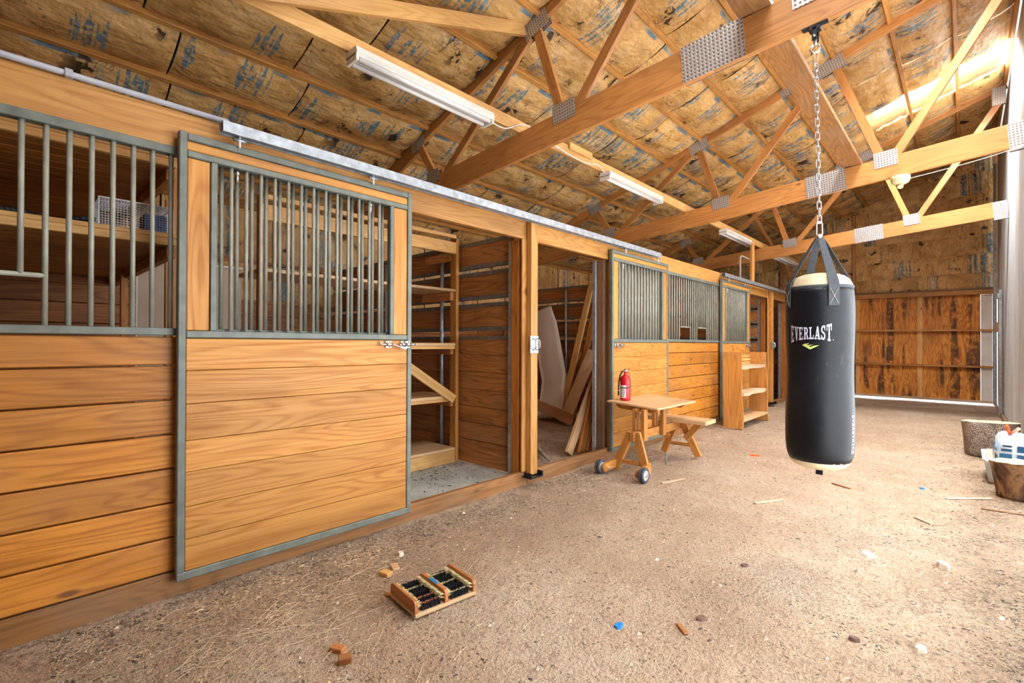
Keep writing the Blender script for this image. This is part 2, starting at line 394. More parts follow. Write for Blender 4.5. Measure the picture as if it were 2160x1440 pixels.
def mk_roofpane():
    T = NT('clear_roof_sheet'); tr = T.node('ShaderNodeBsdfTransparent'); tl = T.node('ShaderNodeBsdfTranslucent'); mx = T.node('ShaderNodeMixShader')
    tl.inputs[0].default_value = (.95, .97, 1, 1); mx.inputs[0].default_value = .35; T.L(tr.outputs[0], mx.inputs[1]); T.L(tl.outputs[0], mx.inputs[2])
    T.L(mx.outputs[0], T.n['Material Output'].inputs[0]); return T.m
M['pane'] = mk_roofpane()

# ================================================================ STRUCTURE
TY = [3.24, 6.785, 10.33]; YF = 13.87; XR = 3.22; XL = -3.72; Y0 = -3.5
# floor
def floor_h(x, y):
    z = .012*mnoise.noise((x*1.3, y*1.3, 0))+.006*mnoise.noise((x*5, y*5, 3))+.003*mnoise.noise((x*14, y*14, 7))
    z += .035*math.exp(-((x-.05)/.28)**2)*max(0, min(1, (y-5.2)/2))
    z -= .004
    if x < -.1 and y < 3.2: z = min(z, .0)
    return z
gx = np.linspace(XL, XR+.15, 150); gy = np.linspace(Y0-.4, YF+.1, 370)
V = [(x, y, floor_h(x, y)) for y in gy for x in gx]; nx = len(gx)
F = [(j*nx+i, j*nx+i+1, (j+1)*nx+i+1, (j+1)*nx+i) for j in range(len(gy)-1) for i in range(nx-1)]
struct(link('floor', me_from(V, F, True), M['dirt']), 'sandy dirt floor of the barn aisle')
V = [(-60, -60, -.06), (60, -60, -.06), (60, 60, -.06), (-60, 60, -.06)]
struct(link('ground_outside', me_from(V, [(0, 1, 2, 3)]), M['sand']), 'pale gravel ground outside the barn')

# roof deck with openings for the roof lights
def roof_deck():
    xs = sorted({XL-.25, 3.5} | {s[0] for s in SKY} | {s[1] for s in SKY}); ys = sorted({Y0-.5, YF+.35} | {s[2] for s in SKY} | {s[3] for s in SKY})
    V = []; F = []
    for i in range(len(xs)-1):
        for j in range(len(ys)-1):
            cx, cy = (xs[i]+xs[i+1])/2, (ys[j]+ys[j+1])/2
            if any(a < cx < b and c < cy < d for a, b, c, d in SKY): continue
            n = len(V)
            for off in (4.30, 4.33):
                V += [(x, y, roofz(x, off)) for x, y in ((xs[i], ys[j]), (xs[i+1], ys[j]), (xs[i+1], ys[j+1]), (xs[i], ys[j+1]))]
            F += [(n, n+1, n+2, n+3), (n+7, n+6, n+5, n+4), (n, n+4, n+5, n+1), (n+1, n+5, n+6, n+2), (n+2, n+6, n+7, n+3), (n+3, n+7, n+4, n)]
    return me_from(V, F)
ceiling = struct(link('ceiling', roof_deck(), M['corr']), 'sloping barn roof lined with kraft faced insulation batts')
PX = [.03+.525*k for k in range(-7, 7)]
bays = [(Y0, -.33), (-.28, TY[0]-.025), (TY[0]+.025, TY[1]-.025), (TY[1]+.025, TY[2]-.025), (TY[2]+.025, YF)]
def batt_mesh(w, L, seed, sag=.055):
    na, nb = 9, max(6, int(L/.1)); V = []; F = []
    for j in range(nb+1):
        for i in range(na+1):
            u, t = i/na, j/nb
            e = min(1, min(t, 1-t)*L/.06)
            s = (1-abs(2*u-1)**2.6)*(.55+.45*e)
            nz = mnoise.noise((u*2.1+seed*3.7, t*L*2.3, seed))*.016+mnoise.noise((u*6+seed, t*L*7, seed*2))*.006
            V.append(((u-.5)*w, (t-.5)*L, -sag*s+nz*(.4+.6*s)))
    for j in range(nb):
        for i in range(na):
            k = j*(na+1)+i; F.append((k, k+na+1, k+na+2, k+1))
    return me_from(V, F, True)
slope_q = Matrix.Rotation(-math.atan(.335), 3, 'Y').to_quaternion(); SF = math.sqrt(1+.335**2)
seed = 0
for (ya, yb) in bays:
    for k in range(len(PX)):
        x = PX[k]
        segs = [(ya, yb)]
        for a, b, c, d in SKY:
            if a-.02 < x < b+.02:
                segs = [q for s in segs for q in ([s] if s[1] <= c or s[0] >= d else [(s[0], c), (c, d), (d, s[1])]) if q[1]-q[0] > .02]
        beam('purlin', (x, ya, roofz(x)+.045), (x, yb, roofz(x)+.045), .042, .09, 'header', ceiling, up=(-.318, 0, .948))
        if k == len(PX)-1: continue
        x2 = PX[k+1]; cx = (x+x2)/2
        segs = [(ya, yb)]
        for a, b, c, d in SKY:
            if x2 > a+.1 and x < b-.1:
                segs = [q for s in segs for q in ([s] if s[1] <= c or s[0] >= d else [(s[0], c), (d, s[1])]) if q[1]-q[0] > .05]
        for s0, s1 in segs:
            cuts = [s0]
            while s1-cuts[-1] > 1.7:
                cuts.append(cuts[-1]+random.uniform(.95, 1.45))
            cuts.append(s1)
            for a, b in zip(cuts[:-1], cuts[1:]):
                seed += 1
                o = link('insulation_batt', batt_mesh((x2-x-.03)*SF, b-a-.012, seed*.713), M['batt'], ceiling, (cx, (a+b)/2, roofz(cx)+.045), slope_q)
# roof lights: one seen, two added out of view for their light
for i, (a, b, c, d) in enumerate(SKY):
    V = []; F = []; n = 16
    for j in range(n+1):
        y = c+(d-c)*j/n; h = .008*(1 if j % 2 else -1)
        V += [(a, y, roofz(a, 4.315)+h), (b, y, roofz(b, 4.315)+h)]
    F = [(2*j, 2*j+1, 2*j+3, 2*j+2) for j in range(n)]
    cc = Vector(((a+b)/2, (c+d)/2, roofz((a+b)/2, 4.315)))
    w = struct(link('window_%d' % (i+1), me_from([Vector(v)-cc for v in V], F), M['pane'], None, cc), 'clear corrugated roof light, one seen and two added unseen')
# walls
def corr_sheet(L, H, period=.068, amp=.011):
    n = int(L/period*6); V = []; F = []
    for i in range(n+1):
        y = L*i/n; ph = (y/period) % 1; h = amp*max(-1, min(1, 1.8*math.sin(2*math.pi*ph)))
        V += [(h, y-L/2, -H/2), (h, y-L/2, H/2), (h+.002, y-L/2, -H/2), (h+.002, y-L/2, H/2)]
    for i in range(n):
        k = 4*i; F += [(k, k+4, k+5, k+1), (k+2, k+3, k+7, k+6)]
    return me_from(V, F, True)
wr = bpy.data.objects.new('wall_right', None); COL.objects.link(wr); struct(wr, 'corrugated metal wall on the right of the aisle'); WLOC['wall_right'] = Vector((0, 0, 0))
YO = 7.35; YN = 1.0                     # unseen side opening, added to let light in, from YO towards the viewer
cs = corr_sheet(.93, 5.12)
ycur = YO
while ycur < YF-.02:
    L = min(.93, YF+.02-ycur); me = cs if L > .92 else corr_sheet(L, 5.12)
    link('metal_sheet', me, M['corr'], wr, (XR+.02, ycur+L/2, 2.56+.03)); ycur += .93
ycur = Y0
while ycur < YN-.02:
    L = min(.93, YN-ycur); link('metal_sheet', corr_sheet(L, 5.12), M['corr'], wr, (XR+.02, ycur+L/2, 2.59)); ycur += .93
ycur = YN
while ycur < YO-.02:
    L = min(.93, YO-ycur); link('metal_sheet', corr_sheet(L, 2.25), M['corr'], wr, (XR+.02, ycur+L/2, 4.03)); ycur += .93
for z in (2.95,): box('opening_header', (XR-.02, YN, z-.1), (XR+.03, YO, z), M['galv'], wr)
for y in (YN, YO): box('wall_post', (XR-.005, y-.06, -.05), (XR+.12, y+.06, 2.95), 'post', wr)
box('steel_channel', (XR-.05, 11.85, .02), (XR-.005, 12.0, 2.2), M['galv'], wr)
box('channel_bracket', (XR-.07, 11.84, 2.05), (XR-.02, 12.03, 2.14), M['galv'], wr)
box('corner_post', (XR-.055, YF-.1, .02), (XR-.005, YF-.02, 4.9), M['galv'], wr)
box('base_trim', (XR-.035, YO, .0), (XR-.01, YF-.1, .07), 'sill', wr)
box('trim_block', (XR-.05, 12.9, 1.49), (XR-.01, 13.0, 1.67), 'bench', wr)
# left outside wall (behind the stalls)
wlft = struct(box('wall_left', (XL-.06, Y0-.3, -.05), (XL, YF+.05, 3.2), wood('stall', 'Y'), None, 0), 'outside wall behind the stalls')
for k, y in enumerate(np.arange(Y0, YF, 1.18)):
    y2 = min(YF, y+1.18)
    for b_ in range(11): 
        pass
    for zi in range(10): box('board', (XL+.02, y, .05+.168*zi), (XL+.055, y2-.004, .05+.168*(zi+1)-.005), 'stall', wlft)
    for r_, (za, zb) in enumerate(((1.76, 2.2), (2.24, 2.9))):
        seed += 1
        q = Matrix(((0, 0, -1), (1, 0, 0), (0, -1, 0))).to_quaternion()     # local X -> world Y, local Y -> -Z, local -Z -> +X
        link('insulation_batt', batt_mesh(y2-y-.02, zb-za, seed*.37, .05), M['battw'], wlft, (XL+.05, (y+y2)/2, (za+zb)/2), q)
for z in (1.74, 2.22): box('girt', (XL+.02, Y0, z-.02), (XL+.09, YF, z+.02), 'truss', wlft)
for y in np.arange(Y0+.5, YF, 2.4): box('wall_stud', (XL+.02, y-.02, .05), (XL+.1, y+.02, 2.8), 'stall', wlft)
# far wall
wfar = struct(box('wall_far', (XL, YF+.06, 2.3), (XR+.05, YF+.1, 5.3), wood('stall', 'X'), None, 0), 'far end wall lined with kraft insulation')
box('wall_panel', (XL, YF+.06, -.05), (-.1, YF+.1, 2.3), M['corr'], wfar, 0)
rows = [(2.44, 2.73), (2.75, 3.12), (3.14, 3.52), (3.54, 3.93), (3.95, 4.35), (4.37, 4.8), (4.82, 5.2)]
qf = Matrix(((1, 0, 0), (0, 0, 1), (0, -1, 0))).to_quaternion()             # local X -> X, local Y -> -Z, local -Z -> -Y
for r_, (za, zb) in enumerate(rows):
    xs = [-3.6, -2.2, -.8, .86, 2.02, 3.16] if r_ % 2 else [-3.6, -2.5, -1.2, .0, .86, 2.0, 3.16]
    for a, b in zip(xs[:-1], xs[1:]):
        top = roofz((a+b)/2)+.02
        if za > roofz(b)-.05: continue
        seed += 1; o = link('insulation_batt', batt_mesh(b-a+.01, zb-za+.03, seed*.51, .06), M['battw'], wfar, ((a+b)/2, YF+.055, (za+zb)/2), qf)
        o.rotation_quaternion = Matrix.Rotation(random.uniform(-.012, -.03), 3, 'Y').to_quaternion() @ qf
for zi in range(14): box('board', (-3.6, YF-.0, .04+.168*zi), (-.12, YF+.04, .04+.168*(zi+1)-.005), 'stall', wfar)
box('wall_stud', (.8, YF-.02, 2.44), (.86, YF+.05, 4.3), 'truss', wfar); box('wall_stud', (-.75, YF-.02, 2.44), (-.68, YF+.05, 3.8), 'truss', wfar)
# far sliding door
d1 = bpy.data.objects.new('door_1', None); COL.objects.link(d1); d1.location = (1.6, YF, .08); WLOC['door_1'] = Vector((1.6, YF, .08)); struct(d1, 'stained plywood sliding door closing the far end of the aisle')
for a, b in ((-.1, .86), (.94, 1.98), (2.06, 2.98)): box('plywood_panel', (a, YF+.03, .075), (b, YF+.05, 2.3), M['drip'], d1, .002)
for a, b in ((.86, .945), (1.975, 2.065)): box('stile', (a, YF-.0, .10), (b, YF+.028, 2.3), 'pale', d1)
box('post_strip', (2.985, YF-.01, .1), (3.155, YF+.03, 2.28), M['white'], d1)
box('edge_post', (3.158, YF+.0, .1), (3.2, YF+.04, 2.28), 'dirty', d1)
beam('rail', (-.1, YF-.03, 2.37), (3.2, YF-.03, 2.33), .05, .1, 'header', d1)
beam('track_board', (-.1, YF-.02, 2.435), (3.2, YF-.02, 2.40), .07, .03, 'dirty', d1)
beam('slat', (-.1, YF-.04, 1.575), (3.21, YF-.04, 1.545), .05, .04, 'header', d1)
beam('slat', (-.1, YF-.04, .82), (3.21, YF-.04, .79), .05, .045, 'header', d1)
beam('bottom_rail', (-.1, YF-.01, .085), (3.2, YF-.01, .075), .05, .05, 'dusty', d1)
# near end wall above the open end door
wn = struct(box('wall_near', (XL, Y0-.06, -.05), (XR+.05, Y0, 5.3), M['corr'], None, 0), 'near end wall behind the viewer')

# ================================================================ TRUSSES
def zb(x): return 2.91+.08*x
def zt(x): return 4.01+.335*x
names = ['nearest roof truss, dark brown, carrying the punching bag chain', 'middle roof truss with the round ivory siren under it', 'farthest roof truss, pale, in front of the end wall']
for ti, Y in enumerate(TY):
    t = thing('roof_truss', names[ti], 'truss', (0, Y, 2.9), 'roof trusses across the aisle')
    for a, b in ((-3.7, 1.53), (1.533, 3.2)):
        beam('bottom_chord', (a, Y, zb(a)+.12), (b, Y, zb(b)+.12), .045, .24, 'truss', t)
    beam('top_chord', (-3.7, Y, zt(-3.7)+.07), (3.2, Y, zt(3.2)+.07), .045, .14, 'truss', t)
    for (xa, za), (xb, zb_) in (((.30, 3.10), (.0, 4.0)), ((.40, 3.12), (1.47, 4.45)), ((2.07, 3.30), (1.62, 4.55)), ((2.16, 3.28), (3.16, 4.95)), ((-1.40, 2.98), (-1.70, 3.43)), ((-1.28, 3.0), (-.08, 3.97)), ((-3.2, 2.9), (-1.75, 3.4))):
        beam('web', (xa, Y+.001, za), (xb, Y+.001, zb_), .04, .085, 'truss', t, up=(0, 1, 0) if False else (0, 0, 1))
    for a, b, z0, z1, sl in ((.2, .43, 3.09, 3.245, .08), (1.33, 1.735, 3.03, 3.285, .08), (2.0, 2.21, 3.215, 3.39, .08), (-1.55, -1.34, 2.96, 3.1, .08), (3.06, 3.215, 3.13, 3.4, .08), (-.12, .13, 3.95, 4.1, .335), (1.42, 1.72, 4.46, 4.62, .335), (3.05, 3.2, 4.86, 5.12, .0), (-1.83, -1.6, 3.40, 3.52, .335), (1.05, 1.2, 4.36, 4.46, .335)):
        m = Vector(((a+b)/2, 0, (z0+z1)/2)); hl = (b-a)/2
        for s in (-1, 1):
            y = Y+s*.026
            beam('gusset_plate', (a, y, m.z-sl*hl), (b, y, m.z+sl*hl), .003, z1-z0, M['plate'], t, bev=0)
# long timbers along the barn lying on the trusses
o = beam('timber_runner', (-.2, -.4, 3.185), (-.2, YF-.1, 3.20), .04, .11, 'pale'); tag(o, 'long pale timber runner over the stalls carrying the tube lights', 'timber')
o = box('timber_runner', (1.70, -.3, 3.30), (1.89, 6.82, 3.34), 'sill'); tag(o, 'rough brown plank lying flat across the two nearest trusses', 'timber')
o = beam('sway_brace', (-.12, .35, 2.95), (-.12, 3.2, 4.03), .04, .11, 'pale'); tag(o, 'pale slanting brace running up to the nearest truss', 'timber')
o = beam('sway_brace', (-.36, 10.36, 3.87), (-.36, 13.2, 2.85), .04, .11, 'truss'); tag(o, 'orange slanting brace running down behind the farthest truss', 'timber')
o = box('roof_stud', (-.10, 9.35, 2.36), (-.06, 9.48, 3.12), 'header'); tag(o, 'upright timber stud standing on the stall header below the tube light', 'timber')
o = box('splice_board', (-.155, 3.95, 3.2), (-.175, 4.35, 3.27), 'pale'); tag(o, 'short pale splice board on the long timber runner', 'timber')

# ---------------------------------------------------------------- tube lights
def tube_light(y0, y1, label, two=True, x=-.13, z=3.08):
    t = thing('fluorescent_light', label, 'light', (x, (y0+y1)/2, z), 'tube lights along the timber runner')
    prism('housing', [(x-.075, z), (x-.06, z+.04), (x+.06, z+.04), (x+.075, z), (x+.05, z-.015), (x-.05, z-.015)], 'y', y0, y1, M['white'], t)
    for dx in ((-.04, .04) if two else (0,)):
        rod('tube', (x+dx, y0+.03, z-.032), (x+dx, y1-.03, z-.032), .017, M['tubelamp'], t, 12)
    for y in (y0, y1):
        s = .02 if y == y0 else -.02
        box('end_cap', (x-.065, min(y, y+s), z-.05), (x+.065, max(y, y+s), z), M['white'], t)
tube_light(1.55, 2.78, 'double tube light nearest the viewer, on the pale runner')
tube_light(4.55, 5.82, 'white tube light between the nearest and middle trusses', False)
tube_light(8.1, 9.45, 'tube light above the upright stud before the farthest truss')
tube_light(11.2, 12.9, 'tube light beyond the farthest truss near the end wall')
def wire(pts, r, label, mat=None, name='cable', cat='cable'):
    P = []
    for i in range(len(pts)-1):
        for k in range(6):
            t = k/6; a = [Vector(pts[max(0, i-1)]), Vector(pts[i]), Vector(pts[i+1]), Vector(pts[min(len(pts)-1, i+2)])]
            P.append(.5*((2*a[1])+(a[2]-a[0])*t+(2*a[0]-5*a[1]+4*a[2]-a[3])*t*t+(3*a[1]-a[0]-3*a[2]+a[3])*t**3))
    P.append(Vector(pts[-1])); o = tube(name, P, r, mat or M['wire'], None, 6)
    return tag(o, label, cat)
wire([(-.13, 2.78, 3.08), (-.15, 3.0, 3.09), (-.17, 3.3, 3.22), (-.165, 3.8, 3.15), (-.16, 4.2, 3.13), (-.16, 4.45, 3.17), (-.13, 4.56, 3.1)], .006, 'white power cord running along the runner to the second tube light')
wire([(2.3, 6.74, 3.03), (2.6, 6.74, 3.06), (2.9, 6.74, 3.1), (3.2, 6.75, 3.16)], .003, 'white cable from the ivory siren to the metal wall')

# ================================================================ STALL FRONT (front plane x = 0)
hd = [(-1.6, 3.195), (3.2, 6.783), (6.787, 10.33), (10.335, 13.8)]
hl = ['nearest length of the honey coloured header beam over the stalls', 'second length of header beam, above the open stall with lumber', 'third length of header beam, above the far grille panel', 'farthest length of header beam by the end wall']
for (a, b), l in zip(hd, hl): tag(box('header_beam', (-.105, a, 2.145), (-.06, b, 2.36), 'header'), l, 'beam', 'header beams over the stalls')
sl_ = ['nearest weathered sill board under the sliding door', 'sill board across the open stall with the leaning lumber', 'sill board behind the rolling workbench', 'farthest sill board behind the punching bag']
for (a, b), l in zip(hd, sl_): tag(box('sill_board', (-.105, a, -.03), (-.06, b, .112), 'sill'), l, 'sill', 'sill boards under the stall front')
def track(y0, y1, label):
    t = thing('door_track', label, 'track', (.02, (y0+y1)/2, 2.28), 'galvanised door tracks')
    prism('rail', [(-.012, 2.285), (-.012, 2.34), (.05, 2.34), (.05, 2.285), (.03, 2.285), (.03, 2.292), (.044, 2.292), (.044, 2.334), (-.006, 2.334), (-.006, 2.285)], 'y', y0, y1, M['galv'], t)
    for y in np.arange(y0+.12, y1, .8): box('track_bracket', (-.06, y, 2.31), (-.012, y+.05, 2.345), M['galv'], t)
track(.768, 5.545, 'long galvanised box track above the two nearest sliding doors')
track(7.69, 12.0, 'galvanised box track above the farthest sliding door')
c = thing('conduit_pipe', 'grey electrical conduit along the top of the header beam', 'pipe', (-.05, .2, 2.37))
rod('pipe', (-.05, -1.5, 2.375), (-.05, .82, 2.375), .013, M['grey_pipe'], c, 12)
for y in (.19, -.6): box('clamp', (-.068, y, 2.358), (-.034, y+.028, 2.393), M['grey_pipe'], c)
def post(y0, y1, label, tall=2.285):
    t = thing('door_post', label, 'post', (-.03, (y0+y1)/2, .08))
    box('front_stop', (-.052, y0, .09), (.002, y1, tall), 'header', t)
    box('side_stop', (-.075, y0-.05, .115), (-.056, y0+.02, 2.145), 'header', t)
    box('core_post', (-.2, y0-.04, .02), (-.11, y1+.06, 2.145), 'post', t)
    box('end_channel', (-.255, y0-.02, .03), (-.205, y1+.03, 2.145), M['galv'], t)
    ym = (y0+y1)/2
    pl = box('handle_plate', (.0, y0-.015, 1.145), (.008, y1+.003, 1.30), M['galv'], t)
    for dy in (-.022, .026):
        P = [(.006, ym+dy, 1.175), (.03, ym+dy, 1.185), (.042, ym+dy, 1.2), (.042, ym+dy, 1.25), (.03, ym+dy, 1.265), (.006, ym+dy, 1.275)]
        tube('pull_handle', P, .0055, M['zinc'], pl, 8)
    g = box('floor_guide', (-.05, y0-.055, .072), (.055, y1+.02, .084), M['black_steel'], t)
    for dy in (y0-.055, y1+.005): box('guide_lip', (-.03, dy, .084), (.055, dy+.014, .12), M['black_steel'], g)
    return t
post(3.174, 3.263, 'honey door post between the two nearest open stalls with two pull handles')
post(10.34, 10.45, 'door post beside the punching bag with a galvanised handle plate')
for y, l in ((4.5, 'brown jamb post right of the stall with the leaning lumber'), (2.02, None), (9.06, 'brown jamb post at the right edge of the farthest sliding door'), (11.75, 'brown jamb post seen behind the left edge of the punching bag')):
    if l is None: continue
    t = thing('jamb_post', l, 'post', (-.15, y+.05, .02), 'jamb posts of the stall openings')
    box('post', (-.2, y, .02), (-.107, y+.12, 2.145), 'dirty' if y < 5 else 'post', t); box('edge_strip', (-.104, y+.06, .112), (-.055, y+.1, 2.145), 'header', t)
    box('channel', (-.25, y-.01, .02), (-.202, y+.03, 2.145), M['galv'], t)
# fixed grille panels
def grille_panel(y0, y1, label, bar0, holes=(), nb=7, dark=()):
    t = thing('grille_front', label, 'stall front', (-.08, (y0+y1)/2, .11), 'fixed stall front panels')
    box('top_rail', (-.10, y0, 2.14), (-.052, y1, 2.18), M['steel'], t); box('middle_rail', (-.10, y0, 1.262), (-.05, y1, 1.297), M['steel'], t)
    for y in (y0, y1-.035): box('stile', (-.10, y, .113), (-.056, y+.035, 2.14), M['steel'], t)
    zt_ = [1.258]+[1.117-.167*i for i in range(nb)]
    zt_[-1] = .116
    for a, b in zip(zt_[1:], zt_[:-1]): box('board', (-.1, y0+.035, a+.004), (-.062, y1-.035, b-.004), 'panel', t, .004)
    y = bar0
    while y < y1-.05:
        if y > y0+.04:
            lo = 1.297
            for (ha, hb, hz) in holes:
                if ha < y < hb: lo = hz
            rod('bar', (-.072, y, lo), (-.072, y, 2.14), .0105, M['bar'], t, 12)
        y += .0732
    for (ha, hb, hz) in holes: rod('feed_bar', (-.072, ha, hz), (-.072, hb+.03, hz), .0105, M['bar'], t, 12)
    return t
grille_panel(-1.6, 1.93, 'fixed grille panel at the left edge with a feed opening in its bars', .065-20*.0732, [(-.6, .11, 1.505)])
grille_panel(4.62, 8.98, 'fixed grille panel between the second and third sliding doors with two feed openings', 4.70, [(6.36, 6.62, 1.47), (6.95, 7.2, 1.47)])
grille_panel(11.87, 13.8, 'fixed grille panel at the far end behind the punching bag', 11.95)
# sliding doors
def stall_door(y0, label, latch=1, mirror=False):
    y1 = y0+1.34; W = 1.34
    t = thing('stall_door', label, 'sliding door', (-.02, y0+.67, .08), 'sliding stall doors')
    S = lambda n, a, b, c, d: box(n, (-.042, y0+a, c), (.0, y0+b, d), M['steel'], t, .004)
    S('stile', 0, .034, .118, 2.25); S('stile', W-.034, W, .118, 2.25)
    S('top_rail', .034, W-.034, 2.212, 2.247); S('grille_rail', .034, W-.034, 2.13, 2.162); S('middle_rail', .034, W-.034, 1.25, 1.285)
    S('bottom_rail', .0, W, .08, .118)
    S('grille_stile', .135, .165, 1.285, 2.13); S('grille_stile', W-.17, W-.14, 1.285, 2.13)
    box('top_board', (-.036, y0+.034, 2.165), (-.008, y1-.034, 2.21), 'door', t); 
    box('side_board', (-.036, y0+.036, 1.287), (-.008, y0+.133, 2.128), 'door', t); box('side_board', (-.036, y1-.138, 1.287), (-.008, y1-.036, 2.128), 'door', t)
    zs = [1.248, 1.09, .928, .75, .598, .43, .272, .119]
    for a, b in zip(zs[1:], zs[:-1]): box('board', (-.036, y0+.036, a+.0012), (-.006, y1-.036, b-.0012), 'door', t, .002)
    for i in range(13): rod('bar', (-.02, y0+.232+i*.0722, 1.285), (-.02, y0+.232+i*.0722, 2.13), .0095, M['bar'], t, 12)
    for yy in (y0+.26, y0+1.035):
        h = rod('hanger_rod', (.012, yy, 2.235), (.012, yy, 2.30), .006, M['white'], t, 8)
        rod('roller_axle', (.012, yy-.03, 2.272), (.012, yy+.03, 2.272), .009, M['galv'], h, 10)
        hb = rod('hanger_bolt', (-.02, yy, 2.06), (-.02, yy, 2.128), .007, M['zinc'], t, 8)
        rod('nut', (-.02, yy, 2.10), (-.02, yy, 2.118), .011, M['zinc'], hb, 6)
    # latch
    g = (lambda v: y1-v) if not mirror else (lambda v: y0+v)
    for c_ in ((.16, .205), (.015, .055), (.062, .09)):
        pl = box('latch_plate', (-.004, min(g(c_[0]), g(c_[1])), 1.196), (.003, max(g(c_[0]), g(c_[1])), 1.245), M['zinc'], t)
        sd = rod('latch_sleeve', (.012, g(c_[0]), 1.22), (.012, g(c_[1]), 1.22), .012, M['zinc'], pl, 10)
        for zz in (1.204, 1.237):
            rod('screw', (.0, g(c_[0]*.7+c_[1]*.3), zz), (.0055, g(c_[0]*.7+c_[1]*.3), zz), .004, M['black_steel'], pl, 6)
    tube('latch_bolt', [(.012, g(.25), 1.24), (.012, g(.248), 1.226), (.012, g(.24), 1.22), (.012, g(.15), 1.22), (.03, g(.12), 1.205), (.045, g(.085), 1.188), (.045, g(.07), 1.19), (.03, g(.10), 1.205), (.014, g(.105), 1.218), (.012, g(.09), 1.22), (.012, g(.0), 1.22), (.012, g(-.02), 1.222)], .0065, M['zinc'], t, 8)
    return t
stall_door(.595, 'nearest sliding stall door with long honey boards and a zinc slide latch')
stall_door(4.5, 'second sliding stall door, behind the fire extinguisher and workbench', mirror=True)
stall_door(7.7, 'farthest sliding stall door, behind the rustic bookshelf')

# ================================================================ INSIDE THE STALLS
def partition(Y, label, x1=-.26, x0=-3.62):
    t = thing('stall_partition', label, 'partition', ((x0+x1)/2, Y, 0), 'board partitions between stalls')
    zs = [.056, .285, .456, .615, .782, .952, 1.118, 1.282]
    for a, b in zip(zs[:-1], zs[1:]): box('board', (x0, Y-.02, a+.003), (x1, Y+.02, b-.003), 'stall', t, .004)
    for a, b in ((1.372, 1.60), (1.675, 1.905), (1.978, 2.205)):
        box('board', (x0, Y-.018, a+.012), (x1, Y+.018, b-.012), 'stall', t, .004)
        for z in (a, b): box('steel_channel', (x0, Y-.026, z-.018), (x1, Y+.026, z+.018), M['galv_dark'], t, .002)
    box('steel_channel', (x0, Y-.026, 1.268), (x1, Y+.026, 1.302), M['galv_dark'], t, .002)
    for x in (-1.22, -2.27, -3.2): rod('steel_pole', (x, Y-.05, .06), (x, Y-.05, 2.16), .021, M['galv'], t, 12)
    return t
M['galv_dark'] = plain('dull_steel', (124, 118, 110), .5, .45, .12, 20)
partition(3.22, 'slatted board partition seen through the nearest open stall')
partition(6.76, 'slatted board partition behind the leaning lumber')
partition(10.33, 'board partition at the farthest open stall')
o = box('stall_mat', (-3.62, -1.5, .0), (-.11, 3.19, .05), M['mat'], None, .005); tag(o, 'dusty grey rubber mat on the floor of the nearest stall', 'mat')
# shelf rack in the nearest open stall
t = thing('shelf_rack', 'tall pine shelf rack inside the nearest open stall', 'shelf', (-1.2, 2.2, .05))
xf, xb, ya, yb = -.95, -1.45, 1.3, 3.17
for x in (xf,):
    for y in (yb-.04, ya): box('upright', (x-.09, y, .052), (x, y+.038, 2.31), 'bench', t)
box('top_rail', (xf-.04, ya, 2.275), (xf, yb, 2.31), 'pale', t); box('front_rail', (xf-.03, ya, 2.12), (xf+.004, yb-.04, 2.235), 'pale', t)
box('end_rail', (xb, yb-.045, 2.06), (xf-.09, yb-.005, 2.14), 'redwood', t)
for z, th in ((1.77, .026), (1.235, .03), (.72, .03)):
    box('shelf', (xb, ya, z-th), (xf-.0, yb-.045, z), 'ply', t); box('cleat', (xb, yb-.085, z-th-.085), (xf-.03, yb-.046, z-th-.001), 'redwood', t)
    if z < 1.5: box('shelf_edge', (xf-.04, ya, z-th-.03), (xf-.005, yb-.045, z-th-.001), 'pale', t)
box('deck', (xb, ya, .175), (xf+.0, yb-.045, .2), 'ply', t); box('deck_front', (xf-.035, ya, .052), (xf+.002, yb-.045, .174), 'pale', t)
beam('diagonal_board', (xf+.02, 2.2, 1.235), (xf+.02, 3.09, .68), .03, .085, 'pale', t)
# deep loft shelf on the left
t = thing('loft_shelf', 'deep two tier plank shelf behind the left grille', 'shelf', (-1.3, -.4, .05))
for zz, y1 in ((1.75, .665), (2.17, .66)):
    for i in range(16):
        a = -2.3+i*.122
        box('plank', (a, -1.5, zz), (a+.118, y1, zz+.03), 'bench', t)
    box('front_edge', (-.375, -1.5, zz-.004), (-.345, y1, zz+.035), 'pale', t); box('front_lip', (-.37, -1.5, zz+.036), (-.35, y1, zz+.06), 'pale', t)
    beam('edge_joist', (-.39, y1-.02, zz-.035), (-2.3, y1-.02, zz-.035), .04, .06, 'bench', t); box('back_joist', (-2.31, -1.5, zz-.07), (-2.27, y1-.04, zz-.001), 'stall', t)
for x, y in ((-.62, .70), (-1.6, .60), (-1.6, .86), (-2.25, -.9)): box('leg', (x-.04, y, .052), (x, y+.04, 2.3), 'bench', t)
o = thing('board_screen', 'red brown board wall low behind the loft shelf', 'partition', (-2.6, -.2, .05))
for i in range(11): box('board', (-2.62, -1.5, .055+.167*i), (-2.58, .84, .055+.167*(i+1)-.006), 'stall', o)
t = thing('storage_panel', 'large beige panel with white metal edging behind the nearest door grille', 'panel', (-2.75, 1.3, .05))
box('sheet', (-2.78, .88, .052), (-2.74, 1.74, 1.985), M['beige'], t); box('top_edging', (-2.79, .87, 1.986), (-2.73, 1.75, 2.01), M['white'], t); box('side_edging', (-2.79, .855, .052), (-2.73, .878, 2.01), M['white'], t)
rod('knob', (-2.74, 1.69, 1.48), (-2.71, 1.69, 1.48), .015, M['black_steel'], t)
